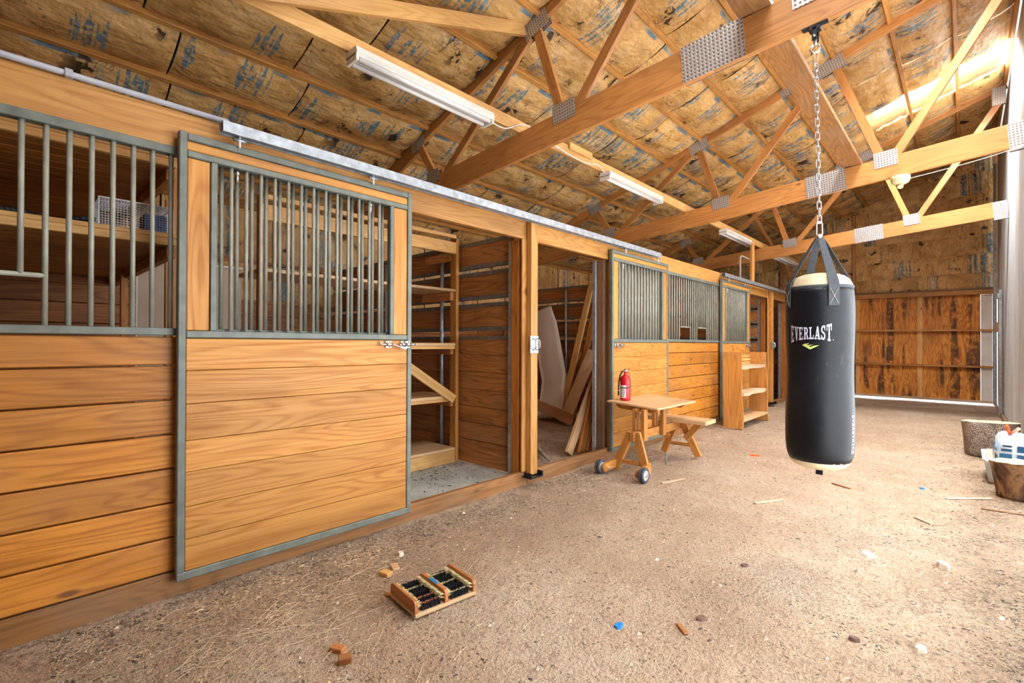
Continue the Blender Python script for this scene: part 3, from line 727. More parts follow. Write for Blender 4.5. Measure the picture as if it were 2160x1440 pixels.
# wire cage and hose on the loft shelf
t = thing('wire_cage', 'silver wire mesh cage trap on the loft shelf', 'cage', (-.55, .5, 1.81))
x0, x1, y0, y1, z0, z1 = -.7, -.4, .345, .655, 1.812, 1.955
edges = [((x, y0, z), (x, y1, z)) for x in (x0, x1) for z in (z0+.004, z1)]+[((x0, y, z), (x1, y, z)) for y in (y0, y1) for z in (z0+.004, z1)]+[((x, y, z0), (x, y, z1)) for x in (x0, x1) for y in (y0, y1)]
for a, b in edges: beam('frame_bar', a, b, .006, .006, M['zinc'], t, bev=0)
def grid(axis, pos, a0, a1, b0, b1, step=.0125, r=.0011):
    V = []; F = []
    def seg(p, q):
        p, q = Vector(p), Vector(q); d = (q-p).normalized(); s = d.orthogonal().normalized(); w = d.cross(s); n = len(V)
        for e in (p, q): V.extend([e+s*r, e+w*r, e-s*r, e-w*r])
        F.extend([(n+i, n+(i+1) % 4, n+4+(i+1) % 4, n+4+i) for i in range(4)])
    P = lambda a, b: {'x': (pos, a, b), 'y': (a, pos, b), 'z': (a, b, pos)}[axis]
    a = a0
    while a <= a1: seg(P(a, b0), P(a, b1)); a += step
    b = b0
    while b <= b1: seg(P(a0, b), P(a1, b)); b += step
    return me_from(V, F)
for ax, pos, r4 in (('x', x1, (y0, y1, z0, z1)), ('x', x0, (y0, y1, z0, z1)), ('y', y0, (x0, x1, z0, z1)), ('y', y1, (x0, x1, z0, z1)), ('z', z1, (x0, x1, y0, y1))):
    o = link('wire_mesh', grid(ax, pos, *r4), M['zinc'], t); o['kind'] = 'stuff'
o = box('carton', (-.62, .54, 1.812), (-.46, .64, 1.92), M['bluecard']); tag(o, 'blue and brown carton inside the wire cage', 'box')
P = [(-.44+.03*math.sin(i*.5), -.3+i*.04, 1.828+.012*math.sin(i*.9)) for i in range(17)]
PP = []; R = []
for i in range(len(P)-1):
    for k in range(6): PP.append(Vector(P[i]).lerp(Vector(P[i+1]), k/6)); R.append(.013+.004*math.sin(k/6*4*math.pi))
o = tube('corrugated_hose', PP, R, M['darkplastic'], None, 10); tag(o, 'black corrugated hose lying on the loft shelf beside the cage', 'hose')
# lumber in the second stall
def lum(p0, p1, w, h, mat, label, up=(0, 1, 0)):
    return tag(beam('lumber_board', p0, p1, w, h, mat, None, up), label, 'board', 'lumber leaning in the second stall')
lum((-1.93, 6.12, .03), (-1.70, 6.66, 2.24), .10, .04, 'pale', 'tallest pale nail pocked board leaning on the partition')
lum((-1.78, 6.22, .03), (-1.56, 6.68, 2.2), .09, .035, 'bench', 'tall tan board leaning right of the nail pocked board')
lum((-1.74, 5.95, .03), (-1.50, 6.40, 1.13), .2, .02, 'dusty', 'wide pale board leaning in front of the tall boards')
lum((-2.12, 6.08, .03), (-1.83, 6.5, 1.1), .08, .035, 'pale', 'short pale reddish board left of the wide pale board')
lum((-2.02, 6.18, .03), (-1.78, 6.55, 1.16), .07, .03, 'redwood', 'short red brown board leaning between two pale boards')
lum((-1.5, 6.05, .03), (-1.25, 6.5, 1.0), .16, .02, 'stall', 'short dark plank leaning at the right of the lumber')
lum((-.42, 4.29, .03), (-.44, 5.05, 1.18), .10, .04, 'ply', 'long tan batten leaning beside the stall jamb', (1, 0, 0))
for i, (y, l, m) in enumerate(((4.40, 'reddish batten second from the long tan batten', 'post'), (4.46, 'dark batten third in the row by the jamb', 'stall'), (4.54, 'thin batten fourth in the row by the jamb', 'redwood'), (4.62, 'thin pale batten closest to the jamb', 'bench'))):
    lum((-.36+.01*i, y, .03), (-.38+.02*i, y+.42-.03*i, 1.0-.1*i), .04, .03, m, l, (1, 0, 0))
# bowed drywall sheet
cols = [(-2.533, 6.62, 1.895, -3.0, 1.765), (-2.36, 6.56, 1.60, -2.83, 1.46), (-2.208, 6.46, 1.289, -2.70, 1.15), (-2.07, 6.37, 1.0, -2.58, .86), (-1.966, 6.3, .735, -2.46, .60), (-1.909, 6.2, .44, -2.42, .31), (-1.885, 6.1, .2, -2.40, .07), (-1.88, 6.05, .09, -2.40, -.0)]
V = []; F = []
for xr, y, zr, xl, zl in cols:
    for k in range(7):
        s = k/6; V.append((xr+(xl-xr)*s, y-.03*math.sin(math.pi*s), max(.015, zr+(zl-zr)*s)))
n = len(V); V += [(x, y+.012, z) for x, y, z in V]
for i in range(len(cols)-1):
    for k in range(6):
        a = i*7+k; F.append((a, a+1, a+8, a+7)); F.append((n+a, n+a+7, n+a+8, n+a+1))
for i in range(len(cols)-1):
    for k in (0, 6): a = i*7+k; F.append((a, a+7, n+a+7, n+a))
for k in range(6): F.append((k, n+k, n+k+1, k+1)); a = (len(cols)-1)*7+k; F.append((a, a+1, n+a+1, n+a))
o = link('drywall_sheet', me_from(V, F, True), M['drywall']); tag(o, 'bowed grey white drywall sheet leaning in the second stall', 'panel')
o = beam('plywood_strip', (-2.6, 5.93, .34), (-1.50, 5.85, .115), .02, .17, 'ply', None); tag(o, 'tan plywood strip propped at the foot of the drywall sheet', 'board')
o = beam('thin_stake', (-1.95, 5.55, .03), (-2.3, 5.75, .42), .02, .02, 'post'); tag(o, 'thin red brown stake in front of the plywood strip', 'stick')
o = tube('dead_branch', [(-.9, 4.28, .05), (-.7, 4.12, .055), (-.52, 3.98, .05), (-.34, 3.86, .035)], [.024, .022, .018, .010], M['bark'], None, 8); tag(o, 'grey dead branch lying inside the second stall', 'branch')
o = tube('white_pipe', [(-.3, 9.45, .01), (-.3, 9.45, 1.2), (-.3, 9.45, 2.80), (-.3, 9.47, 2.87), (-.3, 9.53, 2.89), (-.3, 10.1, 2.88)], .015, M['wire'], None, 10); tag(o, 'white bent pipe rising above the header by the stud', 'pipe')

# ================================================================ ROLLING WORKBENCH
XC = .445
t = thing('rolling_workbench', 'honey pine rolling workbench with two A frame legs and wheels', 'workbench', (XC, 4.6, 0))
beam('beam', (XC, 4.12, .35), (XC, 5.2, .35), .045, .085, 'bench', t)
for s in (-1, 1):
    beam('front_leg', (XC+s*.03, 4.16, .385), (XC+s*.17, 4.10, .03), .035, .075, 'bench', t, up=(1, 0, 0))
    beam('rear_leg', (XC+s*.03, 5.16, .40), (XC+s*.20, 5.20, .015), .035, .075, 'bench', t, up=(1, 0, 0))
    beam('seat_strut', (XC+s*.10, 5.10, .21), (XC+s*.26, 5.1, .40), .035, .06, 'bench', t, up=(1, 0, 0))
    arm = beam('wheel_arm', (XC+s*.18, 3.93, .065), (XC+s*.16, 4.17, .09), .035, .075, 'bench', t)
    rod('arm_end', (XC+s*.1625, 3.93, .065), (XC+s*.1975, 3.93, .065), .0375, wood('bench', 'Z'), arm, 16)
    rod('bolt', (XC+.20*s, 3.96, .065), (XC+.14*s, 3.96, .065), .008, M['zinc'], arm, 8)
    wx = XC+s*.225
    w = link('wheel', lathe_mesh([(.045, -.022), (.058, -.026), (.066, -.02), (.068, -.008), (.064, -.004), (.064, .004), (.068, .008), (.066, .02), (.058, .026), (.045, .022)], 28), M['rubber'], t, (wx, 3.93, .068), Vector((0, 0, 1)).rotation_difference(Vector((1, 0, 0))))
    h = rod('hub', (wx-.024, 3.93, .068), (wx+.024, 3.93, .068), .044, M['hub'], w, 20)
    ax = rod('axle_cap', (wx-.032, 3.93, .068), (wx+.032, 3.93, .068), .014, M['zinc'], w, 10)
    for yy in (4.28, 4.68): box('table_post', (XC+s*.045-.02 if s < 0 else XC+.025, yy-.035, .30), (XC-.025 if s < 0 else XC+.045+.02, yy+.035, .60), 'bench', t)
beam('front_spreader', (XC-.12, 4.12, .11), (XC+.12, 4.12, .11), .03, .035, 'bench', t)
beam('rear_spreader', (XC-.13, 5.19, .13), (XC+.13, 5.19, .13), .03, .035, 'bench', t)
box('seat', (.07, 4.97, .395), (.81, 5.25, .435), 'ply', t)
tq = Matrix.Rotation(math.radians(3.5), 3, 'Y').to_quaternion()
tt = link('table_top', box_mesh(.56, .88, .018, .002, 'tt'), wood('ply', 'Y'), t, (.345, 4.73, .627), tq)
for yy in (4.40, 5.02):
    prism('batten', [(.12, .605), (.16, .572), (.53, .552), (.58, .588), (.58, .597), (.12, .624)], 'y', yy-.02, yy+.02, wood('bench', 'X'), t)
o = rod('steel_stake', (.50, 4.72, -.02), (.50, 4.73, .10), .006, M['galv_dark'], None, 8); tag(o, 'thin grey steel stake in the dirt under the workbench', 'stake')
# fire extinguisher
fx, fy, fz = .175, 4.47, .646
t = thing('fire_extinguisher', 'red fire extinguisher with white label standing on the workbench', 'extinguisher', (fx, fy, fz))
cyl = link('cylinder', lathe_mesh([(.048, 0), (.052, .004), (.053, .012), (.053, .21), (.05, .232), (.041, .25), (.026, .262), (.017, .268), (.016, .292)], 32), M['red'], t, (fx, fy, fz))
vd = Vector((2.75-fx, -fy, 0)).normalized(); vr = Vector((-vd.y, vd.x, 0))
def cyl_patch(name, cx, cy, r, th0, th1, z0, z1, mat, parent, n=12):
    V = []; F = []
    for i in range(n+1):
        a = th0+(th1-th0)*i/n; p = Vector((cx, cy, 0))+vd*(r*math.cos(a))+vr*(r*math.sin(a))
        V += [(p.x-cx, p.y-cy, z0), (p.x-cx, p.y-cy, z1)]
    F = [(2*i, 2*i+2, 2*i+3, 2*i+1) for i in range(n)]
    return link(name, me_from(V, F, True), mat, parent, (cx, cy, 0))
lb = cyl_patch('paper_label', fx, fy, .0535, -1.5, .12, fz+.03, fz+.16, M['paper'], cyl)
cyl_patch('strap', fx, fy, .0545, -3.1, 3.1, fz+.128, fz+.138, M['hose'], t, 32)
for k in range(5): cyl_patch('label_print', fx, fy, .0538, -1.3, -.75+.1*(k % 2), fz+.065+.016*k, fz+.07+.016*k, M['redink'], lb, 4)
for k in range(8): cyl_patch('label_print', fx, fy, .0538, -.55, .0-.06*(k % 3), fz+.045+.01*k, fz+.047+.01*k, M['ink'], lb, 4)
cyl_patch('label_print', fx, fy, .0538, -1.25, -.8, fz+.04, fz+.052, M['ink'], lb, 4)
c0 = Vector((fx, fy, fz))
def pt(a, b, z): return c0+vr*a+vd*b+Vector((0, 0, z))
rod('valve', pt(0, 0, .268), pt(0, 0, .31), .014, M['red'], t, 14); rod('valve_head', pt(-.008, 0, .305), pt(.016, 0, .312), .015, M['zinc'], t, 10)
rod('gauge', pt(-.012, .008, .305), pt(-.016, .022, .307), .012, M['zinc'], t, 12)
beam('top_lever', pt(-.012, 0, .322), pt(.05, 0, .325), .016, .005, M['black_steel'], t); beam('lower_lever', pt(.005, 0, .305), pt(.05, 0, .268), .016, .006, M['black_steel'], t)
tube('hose', [pt(-.015, 0, .305), pt(-.035, 0, .295), pt(-.052, .004, .26), pt(-.064, .006, .2), pt(-.069, .006, .13), pt(-.069, .006, .09)], .0085, M['hose'], t, 10)
rod('nozzle', pt(-.069, .006, .095), pt(-.069, .006, .05), .0085, M['black_steel'], t, 10); rod('nozzle_ring', pt(-.069, .006, .098), pt(-.069, .006, .108), .0095, M['zinc'], t, 10)

# ================================================================ RUSTIC BOOKSHELF
t = thing('rustic_bookshelf', 'rustic pine bookshelf with live edge shelves by the farthest door', 'bookshelf', (.28, 7.95, .02))
def live_panel(name, y, x0, x1, z0, z1, th, parent, amp):
    n = 14; poly = []
    for i in range(n+1):
        z = z0+(z1-z0)*i/n; poly.append((x1+amp*mnoise.noise((z*3, y, 1))+.03*(1-i/n)-.01, z))
    poly += [(x0, z1), (x0, z0)]
    return prism(name, poly, 'y', y, y+th, wood('shelf', 'Z'), parent)
live_panel('side_panel', 7.34, .145, .40, .01, 1.12, .035, t, .02); live_panel('side_panel', 8.52, .145, .41, .01, 1.11, .035, t, .02)
def live_shelf(z, y0, y1, x0, x1, th, rim=True):
    n = 12; poly = [(x1+.02*math.sin(i*.9)+.015*mnoise.noise((i*.6, z*5, 2)), y0+(y1-y0)*i/n) for i in range(n+1)]
    poly += [(x0, y1), (x0, y0)]
    return prism('shelf', poly, 'z', z-th, z, wood('dusty', 'Y'), t)
live_shelf(.915, 7.376, 8.518, .15, .40, .045); live_shelf(.53, 7.376, 8.518, .15, .42, .045); box('bottom_shelf', (.15, 7.376, .115), (.43, 8.518, .15), 'ply', t)
for z in (1.03, .975, .92): box('back_slat', (.147, 7.376, z), (.163, 8.518, z+.035), 'pale', t)

# ================================================================ PUNCHING BAG
BX, BY = 2.137, 3.24
bd = Vector((2.75-BX, -BY, 0)).normalized(); br = Vector((-bd.y, bd.x, 0))
t = thing('punching_bag', 'black hanging punching bag with cream top and white lettering', 'punching bag', (BX, BY, .49))
RB = .168; KR = RB/.197
prof = []
for i in range(41):
    z = .574+(1.545-.574)*i/40; u = i/40
    r = RB*(1-.10*math.exp(-u/.035)-.035*math.exp(-(1-u)/.06))+.003*math.sin(u*9)
    prof.append((r, z-1.0))
body = link('body', lathe_mesh(prof, 64), M['bag'], t, (BX, BY, 1.0))
me = body.data
for v in me.vertices:
    a = math.atan2(v.co.y, v.co.x); k = 1+.012*mnoise.noise((math.cos(a)*1.5, math.sin(a)*1.5, v.co.z*4))+.006*math.sin(a*14+v.co.z*5)*max(0, (v.co.z-.40)/.15)+.006*math.sin(a*22)*max(0, (-.36-v.co.z)/.1)
    v.co.x *= k; v.co.y *= k
link('top_cap', lathe_mesh([(r_*KR, z_) for r_, z_ in ((.19, 1.538), (.186, 1.565), (.172, 1.592), (.145, 1.614), (.10, 1.629), (.05, 1.636), (.01, 1.638))], 48), M['cream'], t, (BX, BY, 0))
rimp = [(r_*KR, z_) for r_, z_ in ((.1925, 1.54), (.1965, 1.552), (.196, 1.557), (.188, 1.553))]
link('rim', lathe_mesh(rimp, 48), M['web'], t, (BX, BY, 0))
link('bottom_cap', lathe_mesh([(r_*KR, z_) for r_, z_ in ((.01, .518), (.06, .520), (.11, .528), (.15, .543), (.172, .562), (.179, .58))], 48), M['cream'], t, (BX, BY, 0))
box('bottom_tab', (BX-.018, BY-.004, .482), (BX+.018, BY+.004, .52), M['black_steel'], t)
apex = Vector((BX, BY, 1.845))
for th in (-62, 23, 118, 203):
    a = math.radians(th); o_ = bd*math.cos(a)+br*math.sin(a); s_ = -bd*math.sin(a)+br*math.cos(a)
    p = [apex+o_*.012, apex+o_*.03+Vector((0, 0, -.03)), Vector((BX, BY, 1.575))+o_*.167, Vector((BX, BY, 1.545))+o_*.171, Vector((BX, BY, 1.44))+o_*.171]
    wds = [.012, .018, .026, .027, .027]
    V = []; F = []
    for q, wd in zip(p, wds): V += [q-s_*wd, q+s_*wd, q-s_*wd+o_*.004, q+s_*wd+o_*.004]
    for i in range(len(p)-1):
        k = 4*i; F += [(k, k+4, k+5, k+1), (k+2, k+3, k+7, k+6), (k, k+2, k+6, k+4), (k+1, k+5, k+7, k+3)]
    F += [(0, 1, 3, 2), (len(V)-4, len(V)-2, len(V)-1, len(V)-3)]
    st = link('strap', me_from(V, F), M['web'], t)
    e0, e1 = Vector((BX, BY, 1.535))+o_*.1765, Vector((BX, BY, 1.45))+o_*.1765
    for a_, b_ in ((e0-s_*.02, e1+s_*.02), (e0+s_*.02, e1-s_*.02)): beam('stitching', a_, b_, .002, .002, M['stitch'], st, bev=0)
rod('strap_ring', (BX-.012, BY, 1.845), (BX+.012, BY, 1.845), .02, M['zinc'], t, 14)
# lettering wrapped round the bag
def quad(a, b, c, d, n=5, m=5):
    V = []; F = []
    for i in range(n+1):
        for j in range(m+1):
            u, v = i/n, j/m
            V.append(tuple((a[k]*(1-u)+b[k]*u)*(1-v)+(d[k]*(1-u)+c[k]*u)*v for k in (0, 1)))
    for i in range(n):
        for j in range(m):
            k = i*(m+1)+j; F.append((k, k+m+1, k+m+2, k+1))
    return V, F
def R(x0, y0, x1, y1): return quad((x0, y0), (x1, y0), (x1, y1), (x0, y1))
def stroke(pts, w):
    out = []
    for i in range(len(pts)-1):
        (xa, ya), (xb, yb) = pts[i], pts[i+1]
        ta = (pts[i+1][0]-pts[max(0, i-1)][0], pts[i+1][1]-pts[max(0, i-1)][1]); tb = (pts[min(len(pts)-1, i+2)][0]-xa, pts[min(len(pts)-1, i+2)][1]-ya)
        na = (-ta[1], ta[0]); nb = (-tb[1], tb[0]); la = math.hypot(*na); lb_ = math.hypot(*nb)
        na = (na[0]/la*w[0], na[1]/la*w[1]); nb = (nb[0]/lb_*w[0], nb[1]/lb_*w[1])
        out.append(quad((xa-na[0], ya-na[1]), (xb-nb[0], yb-nb[1]), (xb+nb[0], yb+nb[1]), (xa+na[0], ya+na[1]), 2, 2))
    return out
def arc(cx, cy, rx, ry, a0, a1, n=10): return [(cx+rx*math.cos(math.radians(a0+(a1-a0)*i/n)), cy+ry*math.sin(math.radians(a0+(a1-a0)*i/n))) for i in range(n+1)]
W_ = (.105, .06)
LET = {
 'E': [R(.12, 0, .40, 1), R(0, 0, .9, .13), R(0, .87, .88, 1), R(.3, .44, .66, .56), R(.76, 0, .9, .27), R(.74, .73, .88, 1), R(.6, .36, .68, .64)],
 'V': [quad((.10, 1), (.38, 1), (.62, 0), (.42, 0)), quad((.70, 1), (.86, 1), (.62, 0), (.46, 0)), R(0, .89, .46, 1), R(.6, .89, .98, 1)],
 'R': [R(.12, 0, .38, 1), R(0, 0, .5, .11), R(0, .88, .55, 1), R(.3, .43, .55, .55)]+stroke(arc(.52, .715, .24, .225, 90, -90), (.12, .065))+[quad((.5, .5), (.72, .48), (.98, 0), (.72, 0)), R(.66, 0, 1.0, .11)],
 'L': [R(.14, 0, .40, 1), R(0, .89, .54, 1), R(0, 0, .9, .13), R(.76, 0, .9, .34)],
 'A': [quad((.08, 0), (.24, 0), (.54, 1), (.42, 1)), quad((.62, 0), (.90, 0), (.62, 1), (.40, 1)), R(.24, .26, .72, .37), R(0, 0, .36, .11), R(.54, 0, 1.0, .11)],
 'S': stroke(arc(.48, .73, .28, .215, 20, 235, 12)+arc(.48, .275, .28, .215, 55, -160, 12), (.115, .062))+[R(.72, .66, .84, .98), R(.08, .02, .2, .34)],
 'T': [R(.36, 0, .62, 1), R(.0, .87, .98, 1), R(0, .62, .13, 1), R(.85, .62, .98, 1), R(.2, 0, .78, .11)],
 'K': [R(.1, 0, .3, 1), quad((.3, .42), (.42, .58), (.98, 1), (.72, 1)), quad((.36, .5), (.56, .58), (1.0, 0), (.74, 0))],
 'I': [R(.38, 0, .62, 1), R(.15, .86, .85, 1), R(.15, 0, .85, .14)]}
LETS = {'E': [R(.08, 0, .24, 1), R(.08, 0, .92, .17), R(.08, .83, .92, 1), R(.08, .42, .85, .58)], 'V': [quad((.0, 1), (.2, 1), (.58, 0), (.42, 0)), quad((.8, 1), (1, 1), (.58, 0), (.42, 0))],
 'R': [R(.08, 0, .24, 1), R(.08, .83, .9, 1), R(.08, .36, .9, .52), R(.76, .4, .92, 1), quad((.5, .4), (.7, .4), (.95, 0), (.74, 0))],
 'S': [R(.08, .83, .92, 1), R(.08, .42, .92, .58), R(.08, 0, .92, .17), R(.08, .5, .24, 1), R(.76, 0, .92, .5)], 'T': [R(.42, 0, .58, 1), R(.05, .83, .95, 1)],
 'I': [R(.42, 0, .58, 1), R(.2, .84, .8, 1), R(.2, 0, .8, .16)], 'K': [R(.08, 0, .24, 1), quad((.24, .45), (.4, .6), (.95, 1), (.72, 1)), quad((.3, .5), (.48, .58), (.97, 0), (.75, 0))]}
def wrap(name, polys, mat, off=.0065):
    V = []; F = []
    for pv, pf in polys:
        n = len(V)
        for ang, z in pv:
            o_ = bd*math.cos(ang)+br*math.sin(ang); u = (z-.574)/.971
            a_ = math.atan2(o_.y, o_.x); zz = z-1.0
            k = 1+.012*mnoise.noise((math.cos(a_)*1.5, math.sin(a_)*1.5, zz*4))
            r = (RB*(1-.10*math.exp(-u/.035)-.035*math.exp(-(1-u)/.06))+.003*math.sin(u*9))*k+.0016
            V.append((o_.x*r, o_.y*r, zz))
        F += [tuple(n+i for i in f) for f in pf]
    return link(name, me_from(V, F, True), mat, body, (BX, BY, 1.0))
def place(letter, table, f): return [([f(x, y) for x, y in pv], pf) for pv, pf in table[letter]]
word = 'EVERLAST'; a0, a1 = math.radians(-53), math.radians(20.5); zc = 1.291
for i, ch in enumerate(word):
    u0 = i/8; du = .112
    if ch in 'A': du = .125; u0 -= .004
    def f(x, y, u0=u0, du=du):
        u = u0+x*du; h = .066*(1+.52*(2*u-1)**2); zmid = zc+.003*(2*u-1)
        return (a0+(a1-a0)*u, zmid+(y-.5)*h)
    wrap('lettering', place(ch, LET, f), M['print_white'])
wrap('lettering', [quad((a1+.02, 1.252), (a1+.04, 1.252), (a1+.04, 1.256), (a1+.02, 1.256), 1, 1)], M['print_white'])
L_ = lambda x, y: (math.radians(-29+(x-1015)/160*29), 1.237-(y-1275)/52*.036)
wrap('logo', [quad(L_(1015, 1291), L_(1045, 1282), L_(1090, 1276), L_(1060, 1290), 4, 4), quad(L_(1015, 1291), L_(1060, 1291), L_(1112, 1316), L_(1093, 1327), 6, 4),
  quad(L_(1055, 1296), L_(1080, 1291), L_(1122, 1287), L_(1078, 1302), 4, 4), quad(L_(1093, 1327), L_(1085, 1310), L_(1130, 1296), L_(1176, 1293), 8, 4)], M['print_lime'])
for i, ch in enumerate('EVERSTRIKE'):
    z1 = .845-i*.0216
    f = lambda x, y, z1=z1: (math.radians(61+y*9), z1-x*.0185)
    wrap('side_lettering', place(ch, LETS, f), M['print_white'])
# chain and bracket
t = thing('hanging_chain', 'silver chain with black bracket holding the punching bag', 'chain', (BX, BY, 1.87))
def stadium(w, h, n=6):
    P = []
    for k in range(n+1): a = math.pi*k/n; P.append((w*math.cos(a), 0, h+w*math.sin(a)))
    for k in range(n+1): a = math.pi+math.pi*k/n; P.append((w*math.cos(a), 0, -h+w*math.sin(a)))
    return P
lk = tube_mesh(stadium(.0100, .0145), .0036, 6, True)
z = 1.95; i = 0
while z < 2.86:
    o = link('chain_link', lk, M['zinc'], t, (BX-.020*(z-1.95), BY, z), Matrix.Rotation(math.radians(25+90*(i % 2)), 3, 'Z').to_quaternion()); z += .0402; i += 1
o = link('carabiner', tube_mesh(stadium(.015, .028), .0045, 8, True), M['zinc'], t, (BX, BY, 1.893), Matrix.Rotation(.6, 3, 'Z').to_quaternion())
link('carabiner', tube_mesh(stadium(.012, .028), .004, 8, True), M['zinc'], t, (BX-.0187, BY, 2.885), Matrix.Rotation(.9, 3, 'Z').to_quaternion())
link('ring', tube_mesh([(.024*math.cos(k*math.pi/8), 0, .024*math.sin(k*math.pi/8)) for k in range(16)], .0055, 8, True), M['zinc'], t, (BX-.02, BY, 2.945), Matrix.Rotation(.4, 3, 'Z').to_quaternion())
bx = BX-.02
rod('swivel', (bx, BY, 2.96), (bx, BY, 3.03), .009, M['zinc'], t, 10)
for s in (-1, 1): box('bracket_cheek', (bx-.014, BY+s*.02-.003, 2.985), (bx+.014, BY+s*.02+.003, 3.065), M['black_steel'], t)
rod('bracket_pin', (bx, BY-.032, 3.01), (bx, BY+.032, 3.01), .006, M['zinc'], t, 8)
zz = zb(bx)-.004
beam('bracket_plate', (bx-.065, BY, zz-.005), (bx+.065, BY, zz+.005), .04, .006, M['black_steel'], t)
box('bracket_neck', (bx-.03, BY-.023, zz-.03), (bx+.03, BY+.023, zz-.003), M['black_steel'], t)
# siren
t = thing('alarm_siren', 'round ivory alarm siren under the middle truss', 'alarm', (2.235, 6.76, 3.0))
link('dome', lathe_mesh([(.03, -.05), (.05, -.045), (.075, -.03), (.085, -.005), (.088, .02), (.085, .04)], 28), M['alarm'], t, (2.235, 6.755, 3.035)); rod('horn', (2.235, 6.755, 2.985), (2.235, 6.735, 2.955), .028, M['alarm'], t, 14)
box('mount', (2.2, 6.735, 3.06), (2.27, 6.775, 3.09), M['alarm'], t)

# ================================================================ BOOT BRUSH
t = thing('boot_brush', 'wooden boot brush with black and pale bristles on the dirt', 'brush', (.868, 1.457, .0))
t.rotation_euler = (0, 0, math.radians(-7))
def lb_(name, lo, hi, mat, parent=t, bev=.002):
    lo, hi = Vector(lo), Vector(hi); s = hi-lo; m = matof(mat, *s)
    o = bpy.data.objects.new(name, box_mesh(s.x, s.y, s.z, bev, m.name)); COL.objects.link(o); o.parent = parent; o.location = (lo+hi)/2
    if not o.data.materials: o.data.materials.append(m)
    return o
lb_('base', (-.125, -.165, .006), (.125, .165, .022), 'ply')
for y, w in ((-.158, .014), (0, .016), (.158, .014)):
    poly = [(-.12, .022), (.12, .022), (.12, .058)]+[(.12-.022*(1-math.cos(a)), .058+.02*math.sin(a)) for a in (math.radians(q) for q in (30, 60, 90))]+[(-.10, .078), (-.115, .07), (-.12, .058)]
    n = len(poly); Vv = [(p[0], y-w/2, p[1]) for p in poly]+[(p[0], y+w/2, p[1]) for p in poly]
    Ff = [tuple(range(n)), tuple(range(2*n-1, n-1, -1))]+[(i, i+n, (i+1) % n+n, (i+1) % n) for i in range(n)]
    me = me_from(Vv, Ff); bm = bmesh.new(); bm.from_mesh(me); bmesh.ops.recalc_face_normals(bm, faces=bm.faces); bm.to_mesh(me); bm.free()
    me.materials.append(wood('redwood', 'X')); o = bpy.data.objects.new('brush_block', me); COL.objects.link(o); o.parent = t
def bristles(name, pts, mat, h, d, spread=.004, n=7):
    V = []; F = []
    for (x, y, z) in pts:
        for k in range(n):
            bx_, by_ = x+random.uniform(-.003, .003), y+random.uniform(-.003, .003); hh = h*random.uniform(.85, 1.08)
            tip = Vector((bx_, by_, z))+Vector(d)*hh+Vector((random.uniform(-1, 1), random.uniform(-1, 1), random.uniform(-.4, .4)))*spread
            m = len(V); r = .0014; V += [(bx_-r, by_-r, z), (bx_+r, by_-r, z), (bx_, by_+r, z), (tip.x-r*.8, tip.y-r*.8, tip.z), (tip.x+r*.8, tip.y-r*.8, tip.z), (tip.x, tip.y+r*.8, tip.z)]
            F += [(m, m+1, m+4, m+3), (m+1, m+2, m+5, m+4), (m+2, m, m+3, m+5), (m+3, m+4, m+5)]
    me = me_from(V, F); me.materials.append(mat); o = bpy.data.objects.new(name, me); COL.objects.link(o); o.parent = t; o['kind'] = 'stuff'; return o
for sec in ((-.145, -.012), (.012, .145)):
    xs = np.linspace(-.10, .10, 5)
    for xi, x in enumerate(xs):
        ys = np.linspace(sec[0]+.02, sec[1]-.02, 16)
        for row, (dx, mt) in enumerate(((-.009, 'bristle_dark'), (0, 'bristle_pale' if (xi+int(sec[0] > 0)) % 2 else 'bristle_dark'), (.009, 'bristle_dark'))):
            if row == 1 and sec[0] < 0 and xi >= 3: mt = 'bristle_orange'
            bristles('bristles', [(x+dx, y, .022) for y in ys], M[mt], .030, (0, 0, 1))
for y, s in ((-.150, 1), (-.009, -1), (.009, 1), (.150, -1)):
    for zz in (.045, .06): bristles('bristles', [(x, y, zz) for x in np.linspace(-.112, .112, 26)], M['bristle_pale'], .019, (0, s, .25), .003, 5)
lb_('blue_label', (-.035, -.0085, .0775), (.035, .0085, .079), M['blue_tape'], t, 0)

# ================================================================ STUMPS, TUB, SACK
def stump(loc, r, h, taper, mat, top, label, lean=0):
    t = thing('log_stump', label, 'stump', (loc[0], loc[1], 0))
    seg = 36; V = []; F = []; nz = 9
    for j in range(nz+1):
        u = j/nz
        for k in range(seg):
            a = 2*math.pi*k/seg; rr = r*(taper+(1-taper)*u)*(1+.07*mnoise.noise((math.cos(a)*1.6+loc[1], math.sin(a)*1.6, u*.8))+.02*mnoise.noise((math.cos(a)*6, math.sin(a)*6, u*4)))
            V.append((rr*math.cos(a)+lean*u, rr*math.sin(a), h*u*(1+.04*math.cos(a+1))))
    for j in range(nz):
        for k in range(seg): F.append((j*seg+k, j*seg+(k+1) % seg, (j+1)*seg+(k+1) % seg, (j+1)*seg+k))
    F.append(tuple(range(seg))[::-1])
    link('bark', me_from(V, F, True), mat, t, (loc[0], loc[1], 0))
    ring = [V[nz*seg+k] for k in range(seg)]; cx = lean; Vt = [(cx, 0, h)]; Ft = []
    for q in (.3, .6, .85, .995):
        for k in range(seg):
            p = ring[k]; Vt.append((cx+(p[0]-cx)*q, p[1]*q, h+(p[2]-h)*q+.010*mnoise.noise((p[0]*q*22, p[1]*q*22, 2))+.004))
    Ft += [(0, 1+k, 1+(k+1) % seg) for k in range(seg)]
    for j in range(3):
        for k in range(seg): Ft.append((1+j*seg+k, 1+(j+1)*seg+k, 1+(j+1)*seg+(k+1) % seg, 1+j*seg+(k+1) % seg))
    link('cut_top', me_from(Vt, Ft), top, t, (loc[0], loc[1], 0))
stump((2.95, 7.62), .24, .37, .86, M['bark'], M['cutwood'], 'grey barked log stump standing by the metal wall')
